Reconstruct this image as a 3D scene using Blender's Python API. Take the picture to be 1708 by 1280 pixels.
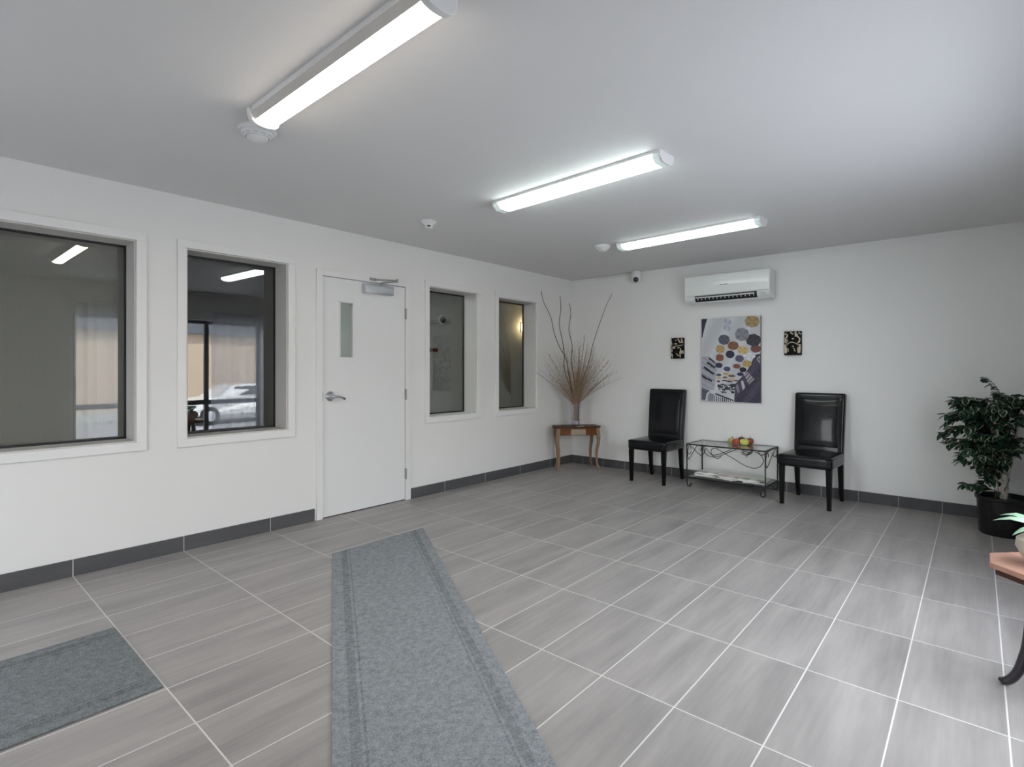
import bpy, bmesh, math, random
from mathutils import Vector, Matrix
PI = math.pi
C = bpy.context.scene.collection
S = bpy.context.scene
for _o in list(bpy.data.objects): bpy.data.objects.remove(_o)

# ------------------------------------------------------------------ camera
H, XL, XR, YB, YF = 2.411, -4.068, 0.42, 5.878, -1.25
TX, TY, TW, TL = 0.0817, 2.446, 0.305, 0.589        # floor tile grid
CAMZ, YAW, FPX = 1.233, 0.7166, 890.25
cd = bpy.data.cameras.new('camera'); cam = bpy.data.objects.new('camera', cd); C.objects.link(cam)
cam.location = (0, 0, CAMZ); cam.rotation_euler = (PI/2, 0, YAW)
cd.sensor_width = 36; cd.lens = 36*FPX/1708; cd.shift_y = -23.6/1708; cd.clip_start = .02; cd.clip_end = 200
S.camera = cam
# ------------------------------------------------------------------ world, exposure
SKY = 5.4; LAMP1 = 16.5; LAMP2 = 7.2; LAMP3 = 2.6
w = bpy.data.worlds.new('sky'); S.world = w; w.use_nodes = True
nt = w.node_tree; nt.nodes.clear()
wo = nt.nodes.new('ShaderNodeOutputWorld'); wb = nt.nodes.new('ShaderNodeBackground')
wg = nt.nodes.new('ShaderNodeValToRGB'); wt = nt.nodes.new('ShaderNodeTexCoord'); ws = nt.nodes.new('ShaderNodeSeparateXYZ')
nt.links.new(wt.outputs['Generated'], ws.inputs[0]); nt.links.new(ws.outputs['Z'], wg.inputs[0]); nt.links.new(wg.outputs[0], wb.inputs[0]); nt.links.new(wb.outputs[0], wo.inputs[0])
wg.color_ramp.elements[0].position = 0; wg.color_ramp.elements[0].color = (.97, .97, 1, 1)
wg.color_ramp.elements[1].position = .7; wg.color_ramp.elements[1].color = (.88, .92, 1, 1)
wb.inputs[1].default_value = SKY
vs = S.view_settings; vs.view_transform = 'Standard'; vs.look = 'None'; vs.gamma = 1; vs.use_curve_mapping = False; vs.exposure = 1.14
def portal(name, loc, rot, sx, sy):
    l = bpy.data.lights.new(name, 'AREA'); l.shape = 'RECTANGLE'; l.size = sx; l.size_y = sy; l.cycles.is_portal = True
    o = bpy.data.objects.new(name, l); C.objects.link(o); o.location = loc; o.rotation_euler = rot
portal('daylight_portal', (XR+.32, 2.73, 1.13), (0, PI/2, 0), 1.8, 2.5)
portal('daylight_portal', (-2.7, YF-.32, 1.05), (-PI/2, 0, 0), 1.1, 2.1)

sl = bpy.data.lights.new('sun', 'SUN'); sl.energy = 10; sl.angle = .02; sl.color = (1, .95, .87)
so = bpy.data.objects.new('sun', sl); C.objects.link(so); so.rotation_euler = Vector((-.52, .33, .85)).to_track_quat('Z', 'Y').to_euler()   # high over the roof, lights the far side of the car park
# ------------------------------------------------------------------ helpers
def cr(px, py, depth):
    """world point on the ray of photo pixel (px,py) at a camera depth (used to place measured things)"""
    F = Vector((-math.sin(YAW), math.cos(YAW), 0)); R = Vector((math.cos(YAW), math.sin(YAW), 0))
    return Vector((0, 0, CAMZ)) + depth*(F + R*((px-854)/FPX) + Vector((0, 0, 1))*((616.4-py)/FPX))
class MB:
    def __init__(s): s.b = bmesh.new(); s.mi = 0
    def _f(s, vs):
        try:
            f = s.b.faces.new(vs); f.material_index = s.mi; return f
        except ValueError: return None
    def box(s, x0, x1, y0, y1, z0, z1, M=None):
        v = [s.b.verts.new((x, y, z)) for z in (z0, z1) for y in (y0, y1) for x in (x0, x1)]
        for q in ((0,2,3,1), (4,5,7,6), (0,1,5,4), (2,6,7,3), (0,4,6,2), (1,3,7,5)): s._f([v[i] for i in q])
        if M:
            for a in v: a.co = M @ a.co
        return v
    def rbox(s, x0, x1, y0, y1, z0, z1, r=.01, seg=3, cuts=0, fn=None):
        t = bmesh.new(); bmesh.ops.create_cube(t, size=1)
        for v in t.verts: v.co = Vector(((x0+x1)/2+v.co.x*(x1-x0), (y0+y1)/2+v.co.y*(y1-y0), (z0+z1)/2+v.co.z*(z1-z0)))
        bmesh.ops.bevel(t, geom=list(t.edges), offset=r, segments=seg, profile=.5, affect='EDGES')
        if cuts:
            for ax, (a, b) in enumerate(((x0, x1), (y0, y1), (z0, z1))):
                for i in range(1, cuts):
                    p = a+(b-a)*i/cuts
                    if b-a < 4*r and i != cuts//2: continue
                    co = Vector((0, 0, 0)); no = Vector((0, 0, 0)); co[ax] = p; no[ax] = 1
                    bmesh.ops.bisect_plane(t, geom=list(t.verts)+list(t.edges)+list(t.faces), plane_co=co, plane_no=no)
        m = {}
        for v in t.verts:
            c = fn(v.co.copy()) if fn else v.co
            m[v] = s.b.verts.new(c)
        for f in t.faces: s._f([m[v] for v in f.verts])
        t.free()
    def tube(s, pts, rad, n=8, cap=True, closed=False, flat=1.0):
        pts = [Vector(p) for p in pts]; k = len(pts)
        if not hasattr(rad, '__len__'): rad = [rad]*k
        rings = []; up = None
        for i, p in enumerate(pts):
            a = pts[(i-1) % k] if (i > 0 or closed) else p; b = pts[(i+1) % k] if (i < k-1 or closed) else p
            t = (b-a).normalized()
            if up is None: up = Vector((0, 0, 1)) if abs(t.z) < .9 else Vector((0, 1, 0))
            up = (up - t*up.dot(t)); up = up.normalized() if up.length > 1e-6 else t.orthogonal().normalized()
            sd = t.cross(up)
            rings.append([s.b.verts.new(p + (sd*math.cos(2*PI*(j+.5)/n)*flat + up*math.sin(2*PI*(j+.5)/n))*rad[i]) for j in range(n)])
        m = k if closed else k-1
        for i in range(m):
            A, B = rings[i], rings[(i+1) % k]
            for j in range(n): s._f([A[j], A[(j+1) % n], B[(j+1) % n], B[j]])
        if cap and not closed: s._f(rings[0][::-1]); s._f(rings[-1])
    def lathe(s, prof, c=(0, 0, 0), n=32, M=None, sx=1, sy=1):
        rings = []
        for r, z in prof:
            if r < 1e-5: rings.append([s.b.verts.new((c[0], c[1], c[2]+z))])
            else: rings.append([s.b.verts.new((c[0]+r*sx*math.cos(2*PI*j/n), c[1]+r*sy*math.sin(2*PI*j/n), c[2]+z)) for j in range(n)])
        for A, B in zip(rings, rings[1:]):
            for j in range(n):
                q = [A[j % len(A)], A[(j+1) % len(A)], B[(j+1) % len(B)], B[j % len(B)]]
                u = []
                for v in q:
                    if v not in u: u.append(v)
                if len(u) > 2: s._f(u)
        if M:
            for r in rings:
                for v in r: v.co = M @ v.co
    def prism(s, poly, axis, a, b):
        """poly: 2-D outline; axis: 0 x,1 y,2 z extrusion from a to b"""
        def mk(u, v, t): return [(t, u, v), (u, t, v), (u, v, t)][axis]
        A = [s.b.verts.new(mk(u, v, a)) for u, v in poly]; B = [s.b.verts.new(mk(u, v, b)) for u, v in poly]
        s._f(A); s._f(B[::-1]); n = len(poly)
        for i in range(n): s._f([A[i], B[i], B[(i+1) % n], A[(i+1) % n]])
    def build(s, name, mats, parent=None, smooth=False, M=None, recalc=True, bevel=0, loc=None, rz=0):
        if M:
            for v in s.b.verts: v.co = M @ v.co
        if recalc: bmesh.ops.recalc_face_normals(s.b, faces=list(s.b.faces))
        me = bpy.data.meshes.new(name); s.b.to_mesh(me); s.b.free()
        for m in (mats if isinstance(mats, (list, tuple)) else [mats]): me.materials.append(m)
        if smooth:
            for p in me.polygons: p.use_smooth = True
            try: me.set_sharp_from_angle(angle=math.radians(38 if smooth is True else smooth))
            except Exception: pass
        o = bpy.data.objects.new(name, me); C.objects.link(o)
        if parent: o.parent = parent
        if loc: o.location = loc
        if rz: o.rotation_euler.z = rz
        if bevel:
            md = o.modifiers.new('bevel', 'BEVEL'); md.width = bevel; md.segments = 2; md.limit_method = 'ANGLE'; md.angle_limit = math.radians(50)
        return o
def tag(o, label, cat, group=None, kind=None):
    o['label'] = label; o['category'] = cat
    if group: o['group'] = group
    if kind: o['kind'] = kind
    return o
def thing(name, label, cat, loc=(0, 0, 0), rz=0, group=None):
    o = bpy.data.objects.new(name, None); o.empty_display_size = .1; C.objects.link(o)
    o.location = loc; o.rotation_euler.z = rz
    return tag(o, label, cat, group)
def struct_empty(name, loc=(0, 0, 0)):
    o = bpy.data.objects.new(name, None); C.objects.link(o); o.location = loc; o['kind'] = 'structure'; return o
def struct(o): o['kind'] = 'structure'; return o
def kids(o): return [c for c in bpy.data.objects if c.parent == o]
def copy_tree(o, parent=None):
    c = o.copy(); C.objects.link(c); c.parent = parent
    for ch in kids(o): copy_tree(ch, c)
    return c

# ------------------------------------------------------------------ materials
def mat(name, col=(.8, .8, .8), rough=.5, metal=0, spec=.5, coat=0, trans=0, ior=1.45, emit=None, es=0, bump=0, bscale=50, var=0, vscale=8, sheen=0):
    m = bpy.data.materials.new(name); m.use_nodes = True; n = m.node_tree; b = n.nodes['Principled BSDF']
    b.inputs['Base Color'].default_value = (*col, 1); b.inputs['Roughness'].default_value = rough; b.inputs['Metallic'].default_value = metal
    b.inputs['Specular IOR Level'].default_value = spec; b.inputs['Coat Weight'].default_value = coat; b.inputs['Coat Roughness'].default_value = .08
    b.inputs['Transmission Weight'].default_value = trans; b.inputs['IOR'].default_value = ior
    if emit: b.inputs['Emission Color'].default_value = (*emit, 1); b.inputs['Emission Strength'].default_value = es
    tc = n.nodes.new('ShaderNodeTexCoord')
    if var:
        no = n.nodes.new('ShaderNodeTexNoise'); no.inputs['Scale'].default_value = vscale; no.inputs['Detail'].default_value = 4
        mr = n.nodes.new('ShaderNodeMapRange'); mr.inputs['To Min'].default_value = 1-var; mr.inputs['To Max'].default_value = 1+var
        mx = n.nodes.new('ShaderNodeMix'); mx.data_type = 'RGBA'; mx.blend_type = 'MULTIPLY'; mx.inputs[0].default_value = 1
        mx.inputs[6].default_value = (*col, 1)
        n.links.new(tc.outputs['Object'], no.inputs['Vector']); n.links.new(no.outputs[0], mr.inputs[0]); n.links.new(mr.outputs[0], mx.inputs[7]); n.links.new(mx.outputs[2], b.inputs['Base Color'])
    if bump:
        no = n.nodes.new('ShaderNodeTexNoise'); no.inputs['Scale'].default_value = bscale; no.inputs['Detail'].default_value = 3
        bp = n.nodes.new('ShaderNodeBump'); bp.inputs['Strength'].default_value = bump; bp.inputs['Distance'].default_value = .004
        n.links.new(tc.outputs['Object'], no.inputs['Vector']); n.links.new(no.outputs[0], bp.inputs['Height']); n.links.new(bp.outputs[0], b.inputs['Normal'])
    return m
def glass_mat(name, tint=(.9, .95, .93), k=1.0, rough=0.0):
    """window pane: clear with Fresnel reflection from both faces"""
    m = bpy.data.materials.new(name); m.use_nodes = True; n = m.node_tree; n.nodes.clear()
    o = n.nodes.new('ShaderNodeOutputMaterial'); mx = n.nodes.new('ShaderNodeMixShader'); t = n.nodes.new('ShaderNodeBsdfTransparent'); g = n.nodes.new('ShaderNodeBsdfGlossy')
    fr = n.nodes.new('ShaderNodeLayerWeight'); fr.inputs[0].default_value = .5
    pw = n.nodes.new('ShaderNodeMath'); pw.operation = 'POWER'; pw.inputs[1].default_value = 5; n.links.new(fr.outputs['Facing'], pw.inputs[0])
    ml = n.nodes.new('ShaderNodeMath'); ml.operation = 'MULTIPLY_ADD'; ml.inputs[1].default_value = 1-.043*k; ml.inputs[2].default_value = .043*k; ml.use_clamp = True
    g.inputs['Roughness'].default_value = rough; t.inputs[0].default_value = (*tint, 1)
    n.links.new(pw.outputs[0], ml.inputs[0]); n.links.new(ml.outputs[0], mx.inputs[0]); n.links.new(t.outputs[0], mx.inputs[1]); n.links.new(g.outputs[0], mx.inputs[2]); n.links.new(mx.outputs[0], o.inputs[0])
    return m
def N(n, t, **k):
    x = n.nodes.new(t)
    for a, b in k.items(): setattr(x, a, b)
    return x
def math_n(n, op, a, b=None, c=None):
    x = N(n, 'ShaderNodeMath', operation=op)
    for i, v in enumerate((a, b, c)):
        if v is None: continue
        if hasattr(v, 'is_output') or hasattr(v, 'links'): n.links.new(v, x.inputs[i])
        else: x.inputs[i].default_value = v
    return x.outputs[0]
def tile_mat(name, base, warm, grout, ax0, o0, s0, ax1=None, o1=0, s1=1, gw=.0045, rough=.38, streak=True):
    """grid tiles in object coordinates: joints every s0 along axis ax0 and every s1 along ax1"""
    m = bpy.data.materials.new(name); m.use_nodes = True; n = m.node_tree; b = n.nodes['Principled BSDF']
    tc = N(n, 'ShaderNodeTexCoord'); sp = N(n, 'ShaderNodeSeparateXYZ'); n.links.new(tc.outputs['Object'], sp.inputs[0])
    def joint(ax, o, s):
        u = math_n(n, 'DIVIDE', math_n(n, 'SUBTRACT', sp.outputs[ax], o), s)
        d = math_n(n, 'PINGPONG', u, .5)          # 0 at joints
        return math_n(n, 'LESS_THAN', d, gw/2/s), math_n(n, 'FLOOR', u)
    g0, f0 = joint(ax0, o0, s0)
    cb = N(n, 'ShaderNodeCombineXYZ'); n.links.new(f0, cb.inputs[0])
    g = g0
    if ax1 is not None:
        g1, f1 = joint(ax1, o1, s1); g = math_n(n, 'MAXIMUM', g0, g1); n.links.new(f1, cb.inputs[1])
    wn = N(n, 'ShaderNodeTexWhiteNoise'); n.links.new(cb.outputs[0], wn.inputs[0])
    # streaks running along the tile's length, shifted per tile
    mp = N(n, 'ShaderNodeMapping'); mp.inputs['Scale'].default_value = (9, 1.3, 9)
    va = N(n, 'ShaderNodeVectorMath', operation='MULTIPLY_ADD'); n.links.new(wn.outputs['Color'], va.inputs[0]); va.inputs[1].default_value = (7, 7, 7); n.links.new(tc.outputs['Object'], va.inputs[2])
    n.links.new(va.outputs[0], mp.inputs['Vector'])
    no = N(n, 'ShaderNodeTexNoise'); no.inputs['Scale'].default_value = 1; no.inputs['Detail'].default_value = 5; no.inputs['Roughness'].default_value = .55; n.links.new(mp.outputs[0], no.inputs['Vector'])
    mp2 = N(n, 'ShaderNodeMapping'); mp2.inputs['Scale'].default_value = (60, 3, 60); n.links.new(va.outputs[0], mp2.inputs['Vector'])
    no2 = N(n, 'ShaderNodeTexNoise'); no2.inputs['Scale'].default_value = 1; no2.inputs['Detail'].default_value = 2; n.links.new(mp2.outputs[0], no2.inputs['Vector'])
    st = math_n(n, 'MULTIPLY_ADD', no2.outputs[0], .22, math_n(n, 'MULTIPLY', no.outputs[0], .9))
    st = math_n(n, 'ADD', st, math_n(n, 'MULTIPLY', wn.outputs['Value'], .06))
    rp = N(n, 'ShaderNodeMapRange'); rp.inputs['From Min'].default_value = .24; rp.inputs['From Max'].default_value = .95; n.links.new(st, rp.inputs[0])
    c = N(n, 'ShaderNodeMix', data_type='RGBA'); c.inputs[6].default_value = (*base, 1); c.inputs[7].default_value = (*warm, 1); n.links.new(rp.outputs[0], c.inputs[0])
    e = N(n, 'ShaderNodeMix', data_type='RGBA'); e.inputs[7].default_value = (*grout, 1); n.links.new(g, e.inputs[0]); n.links.new(c.outputs[2], e.inputs[6])
    n.links.new(e.outputs[2], b.inputs['Base Color'])
    r = math_n(n, 'MULTIPLY_ADD', g, .5, math_n(n, 'MULTIPLY_ADD', no.outputs[0], .16, rough-.08)); n.links.new(r, b.inputs['Roughness'])
    bp = N(n, 'ShaderNodeBump'); bp.inputs['Strength'].default_value = .5; bp.inputs['Distance'].default_value = .0015; bp.invert = True
    n.links.new(g, bp.inputs['Height']); n.links.new(bp.outputs[0], b.inputs['Normal'])
    b.inputs['Specular IOR Level'].default_value = .27
    return m
M_wall = mat('wall_paint', (.80, .79, .775), .55, bump=.08, bscale=220, spec=.3)
M_ceil = mat('ceiling_paint', (.735, .725, .72), .7, bump=.08, bscale=260, spec=.2)
M_trim = mat('trim_paint', (.80, .795, .785), .35)
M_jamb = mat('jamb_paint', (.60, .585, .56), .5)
M_door = mat('door_paint', (.79, .79, .785), .38)
M_floor = tile_mat('floor_tile', (.203, .191, .188), (.435, .405, .388), (.64, .63, .61), 0, TX, TW, 1, TY, TL, gw=.0052)
M_bl = tile_mat('baseboard_tile_left', (.070, .071, .077), (.12, .117, .12), (.50, .49, .48), 1, TY, TL, gw=.005)
M_bb = tile_mat('baseboard_tile_back_shaded', (.060, .061, .067), (.105, .102, .104), (.40, .39, .38), 0, TX, TW, gw=.004)  # same tile as the left, darkened in colour for the shade along the back
M_glassw = glass_mat('interior_pane', (.78, .80, .79), 3.2)
M_glasso = glass_mat('outer_pane', (.93, .96, .96), 1.5)
M_glass = glass_mat('table_glass', (.975, .985, .98), 1.6)
M_dark = mat('dark_gasket', (.02, .02, .022), .5)
M_chrome = mat('chrome', (.62, .63, .66), .18, 1)
M_alu = mat('aluminium', (.55, .57, .6), .35, .9)
M_steel = mat('brushed_steel', (.35, .35, .36), .4, .9)
M_white = mat('white_plastic', (.80, .80, .80), .3)
M_wmetal = mat('white_enamel', (.78, .78, .77), .4)
M_black = mat('black_plastic', (.012, .012, .014), .35)
M_lensb = mat('camera_lens', (.004, .004, .005), .05, coat=1)
M_leather = mat('black_leather', (.003, .0035, .005), .26, bump=.35, bscale=45, coat=.22, spec=.25)
M_leg = mat('dark_stained_wood', (.004, .003, .003), .45, spec=.2)
M_iron = mat('wrought_iron', (.012, .013, .014), .45, .3, bump=.3, bscale=120)

# ------------------------------------------------------------------ room shell
YC = 9.0
mb = MB(); mb.box(-7.2, XR+.22, YF-.22, YB+.22, -.12, 0); mb.box(-7.2, XL, YB+.22, YC, -.12, 0); struct(mb.build('floor', M_floor))
mb = MB(); mb.box(-7.2, XR+.22, YF-.22, YB+.22, H, H+.12); mb.box(-7.2, XL, YB+.22, YC, H, H+.12); struct(mb.build('ceiling', M_ceil))
WT = .22
WINS = [(-.42, .998, .765, 2.062), (1.287, 1.997, .760, 2.061), (3.426, 4.093, .760, 2.052), (4.434, 5.117, .760, 2.050)]
DY0, DY1, DZ = 2.262, 3.158, 2.03
def wall_with_holes(name, ax, p0, p1, a0, a1, z0, z1, holes, m):
    """holes: (a_lo, a_hi, z_lo, z_hi) along the wall"""
    mb = MB(); cuts = sorted(set([a0, a1]+[h[0] for h in holes]+[h[1] for h in holes]))
    for c0, c1 in zip(cuts, cuts[1:]):
        hs = sorted([h for h in holes if h[0] <= c0+1e-6 and h[1] >= c1-1e-6], key=lambda h: h[2]); z = z0
        for h in hs+[None]:
            ze = h[2] if h else z1
            if ze > z+1e-6:
                if ax == 0: mb.box(p0, p1, c0, c1, z, ze)
                else: mb.box(c0, c1, p0, p1, z, ze)
            if h: z = h[3]
    bmesh.ops.remove_doubles(mb.b, verts=list(mb.b.verts), dist=1e-5)
    # interior faces shared by two boxes are removed
    seen = {}
    for f in list(mb.b.faces):
        k = tuple(sorted(v.index for v in f.verts)) if False else tuple(sorted(tuple(round(c, 4) for c in v.co) for v in f.verts))
        seen.setdefault(k, []).append(f)
    dead = [f for fs in seen.values() if len(fs) > 1 for f in fs]
    bmesh.ops.delete(mb.b, geom=dead, context='FACES_ONLY')
    return struct(mb.build(name, m))
wall_with_holes('wall_left', 0, XL-WT, XL, YF-.22, YB, 0, H, [(w[0], w[1], w[2], w[3]) for w in WINS]+[(DY0, DY1, 0, DZ)], M_wall)
mb = MB(); mb.box(XL-WT, XR+.22, YB, YB+.22, 0, H); struct(mb.build('wall_back', M_wall))
RW = (1.50, 3.98, .24, 1.99)
wall_with_holes('wall_right', 0, XR, XR+.22, YF-.22, YB, 0, H, [RW], M_wall)
FD = (-3.22, -2.2, 0, 2.08)
wall_with_holes('wall_front', 1, YF-.22, YF, XL, XR, 0, H, [FD], M_wall)
# rooms behind the left wall
XC = XL-WT-1.80
M_conc = mat('corridor_paint', (.50, .52, .51), .6, var=.12, vscale=3)
M_off = mat('office_paint', (.38, .38, .37), .7)
mb = MB(); mb.box(XC-.1, XC, 2.16, YC, 0, H); mb.box(XC, XL, YC-.1, YC, 0, H); mb.box(XL-WT, XL, YB+.22, YC-.1, 0, H); struct(mb.build('wall_corridor', M_conc))
mb = MB(); mb.box(-7.2, XL-WT, 2.06, 2.16, 0, H); struct(mb.build('wall_partition', M_off))
mb = MB(); mb.box(-7.2, -7.1, YF-.22, 2.06, 0, H); struct(mb.build('wall_office', M_off))
mb = MB(); mb.box(-7.1, XL-WT, YF-.22, YF-.12, 0, H); struct(mb.build('wall_office_front', M_off))
# baseboards
mb = MB()
for a, b in ((YF, DY0-.045), (DY1+.045, YB)): mb.box(XL, XL+.011, a, b, 0, .099)
struct(mb.build('baseboard_left', M_bl))
mb = MB(); mb.box(XL+.011, XR, YB-.011, YB, 0, .099); struct(mb.build('baseboard_back', M_bb))
mb = MB(); mb.box(XR-.011, XR, YF, YB-.011, 0, .099); struct(mb.build('baseboard_right', M_bl))
# cable trunking under the ceiling on the back wall
mb = MB(); mb.box(XL, -3.17, YB-.014, YB, H-.032, H-.012); struct(mb.build('trim_1', M_wmetal))

# interior windows
def interior_window(i, y0, y1, z0, z1, blind=False):
    e = struct_empty('window_%d' % i, (XL, (y0+y1)/2, z0))
    T = Matrix.Translation(-e.location)
    cw, ct = .056, .012
    mb = MB()
    mb.box(XL, XL+ct, y0-cw, y1+cw, z1, z1+cw); mb.box(XL, XL+ct, y0-cw, y1+cw, z0-cw, z0)
    mb.box(XL, XL+ct, y0-cw, y0, z0, z1); mb.box(XL, XL+ct, y1, y1+cw, z0, z1)
    mb.build('casing', M_trim, e, M=T, bevel=.0025)
    # reveal lining with a small bead standing in from the casing
    mb = MB(); t = .009
    for a in ((XL-.2, XL-.004, y0, y1, z1-t, z1), (XL-.2, XL-.004, y0, y1, z0, z0+t), (XL-.2, XL-.004, y0, y0+t, z0+t, z1-t), (XL-.2, XL-.004, y1-t, y1, z0+t, z1-t)): mb.box(*a)
    mb.build('jamb_lining', M_jamb, e, M=T, bevel=.0015)
    s = .022; gx = XL-.2
    mb = MB()
    a0, a1, c0, c1 = y0+t, y1-t, z0+t, z1-t
    for a in ((gx-.006, gx+.012, a0, a1, c1-.012, c1), (gx-.006, gx+.012, a0, a1, c0, c0+.012), (gx-.006, gx+.012, a0, a0+.012, c0, c1), (gx-.006, gx+.012, a1-.008, a1, c0, c1)): mb.box(*a)
    mb.build('glazing_bead', M_dark, e, M=T)
    mb = MB(); v = [mb.b.verts.new(p) for p in ((gx, a0, c0), (gx, a1, c0), (gx, a1, c1), (gx, a0, c1))]; mb._f(v)
    mb.build('pane', M_glassw, e, M=T)
    if blind:
        mb = MB(); mb.box(gx-.045, gx-.043, a0, a1, c0+.01, c1)
        mb.build('roller_blind', M_blind, e, M=T)
    return e
def blind_mat():
    m = bpy.data.materials.new('screen_blind'); m.use_nodes = True; n = m.node_tree; b = n.nodes['Principled BSDF']; b.inputs['Roughness'].default_value = .8
    tc = N(n, 'ShaderNodeTexCoord'); sp = N(n, 'ShaderNodeSeparateXYZ'); n.links.new(tc.outputs['Object'], sp.inputs[0])
    s1 = math_n(n, 'SINE', math_n(n, 'MULTIPLY', sp.outputs[1], 520)); s2 = math_n(n, 'SINE', math_n(n, 'MULTIPLY', sp.outputs[2], 520))
    k = math_n(n, 'MULTIPLY_ADD', math_n(n, 'ADD', s1, s2), .06, .5)
    mx = N(n, 'ShaderNodeMix', data_type='RGBA'); mx.inputs[6].default_value = (.17, .162, .143, 1); mx.inputs[7].default_value = (.30, .287, .257, 1); n.links.new(k, mx.inputs[0]); n.links.new(mx.outputs[2], b.inputs['Base Color'])
    return m
M_blind = blind_mat()
for i, wdw in enumerate(WINS): interior_window(i+1, *wdw, blind=(i == 0))

# ------------------------------------------------------------------ door in the left wall
def build_door():
    e = struct_empty('door_1', (XL, (DY0+DY1)/2, 0)); T = Matrix.Translation(-e.location)
    L0, L1, LZ = 2.291, 3.131, 2.004
    mb = MB(); ct = .014
    mb.box(XL, XL+ct, 2.234, 2.287, 0, 2.058); mb.box(XL, XL+ct, 3.135, 3.186, 0, 2.058); mb.box(XL, XL+ct, 2.287, 3.135, 2.008, 2.058)
    mb.box(XL-WT, XL, 2.262, 2.287, 0, 2.03); mb.box(XL-WT, XL, 3.135, 3.158, 0, 2.03); mb.box(XL-WT, XL, 2.287, 3.135, 2.008, 2.03)
    mb.box(XL-.075, XL-.05, 2.287, 2.30, 0, 2.008); mb.box(XL-.075, XL-.05, 3.122, 3.135, 0, 2.008); mb.box(XL-.075, XL-.05, 2.30, 3.122, 1.992, 2.008)
    mb.build('door_frame', M_trim, e, M=T, bevel=.002)
    # leaf with an opening for the lite
    ly0, ly1, lz0, lz1 = 2.448, 2.580, 1.330, 1.808
    mb = MB(); x0, x1 = XL-.046, XL-.001
    mb.box(x0, x1, L0, ly0, .008, LZ); mb.box(x0, x1, ly1, L1, .008, LZ); mb.box(x0, x1, ly0, ly1, .008, lz0); mb.box(x0, x1, ly0, ly1, lz1, LZ)
    bmesh.ops.remove_doubles(mb.b, verts=list(mb.b.verts), dist=1e-5)
    leaf = mb.build('door_leaf', M_door, e, M=T)
    mb = MB(); f = .012
    for a in ((ly0-f+.006, ly1+f-.006, lz1-.006, lz1+.006), (ly0-f+.006, ly1+f-.006, lz0-.006, lz0+.006), (ly0-.006, ly0+.006, lz0, lz1), (ly1-.006, ly1+.006, lz0, lz1)):
        mb.box(XL-.001, XL+.003, *a)
    mb.build('lite_frame', M_trim, leaf, M=T)
    mb = MB(); v = [mb.b.verts.new(p) for p in ((XL-.015, ly0, lz0), (XL-.015, ly1, lz0), (XL-.015, ly1, lz1), (XL-.015, ly0, lz1))]; mb._f(v)
    mb.build('lite_pane', M_glassw, leaf, M=T)
    # lever handle
    R90 = Matrix.Translation((XL, 2.360, 1.008)) @ Matrix.Rotation(PI/2, 4, 'Y')
    mb = MB(); mb.lathe([(0, 0), (.043, 0), (.043, .004), (.038, .012), (.022, .020), (.017, .026), (.016, .052), (0, .053)], n=36, M=R90)
    hd = mb.build('door_handle', M_chrome, leaf, smooth=True, M=T)
    mb = MB(); mb.tube([(XL+.050, 2.352, 1.008), (XL+.052, 2.37, 1.008), (XL+.054, 2.40, 1.005), (XL+.052, 2.43, 1.000), (XL+.046, 2.462, .990)], [.011, .012, .011, .010, .009], n=12, flat=.75)
    mb.build('lever', M_chrome, hd, smooth=60, M=T)
    mb = MB(); mb.tube([(XL+.047, 2.452, .993), (XL+.040, 2.474, .984)], [.0098, .0095], n=12, flat=.8); mb.build('lever_tip', M_dark, hd, M=T)
    # strike plate edge
    mb = MB(); mb.box(XL-.002, XL+.0155, 2.2855, 2.2885, .975, 1.045); mb.build('strike_plate', M_steel, e, M=T)
    # hinges
    for z in (1.756, .997, .25):
        mb = MB()
        for k in range(5): mb.lathe([(0, 0), (.0065, 0), (.0065, .0195), (0, .0195)], c=(XL+.018, 3.1335, z-.051+k*.0205), n=14)
        mb.box(XL+.001, XL+.0155, 3.129, 3.139, z-.05, z+.05)
        mb.build('hinge', M_steel, e, smooth=True, M=T)
    # closer
    mb = MB(); mb.rbox(XL, XL+.055, 2.668, 2.97, 1.905, 1.985, r=.006); cl = mb.build('door_closer', M_alu, e, smooth=True, M=T)
    mb = MB(); mb.lathe([(0, 0), (.014, 0), (.014, .03), (0, .03)], c=(XL+.03, 2.862, 1.985), n=16)
    mb.tube([(XL+.03, 2.862, 2.014), (XL+.16, 2.925, 2.018)], .008, n=8, flat=1.3)
    mb.tube([(XL+.16, 2.925, 2.026), (XL+.012, 2.775, 2.034)], .006, n=8)
    mb.lathe([(0, -.016), (.009, -.016), (.009, .016), (0, .016)], c=(XL+.16, 2.925, 2.024), n=14)
    mb.box(XL+.014, XL+.024, 2.735, 2.80, 2.022, 2.046)
    mb.build('closer_arm', M_steel, cl, M=T)
    mb = MB(); mb.box(XL-.04, XL-.004, 2.29, 3.13, 0, .008); mb.build('threshold_shadow_gap', M_dark, e, M=T)
build_door()

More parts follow.
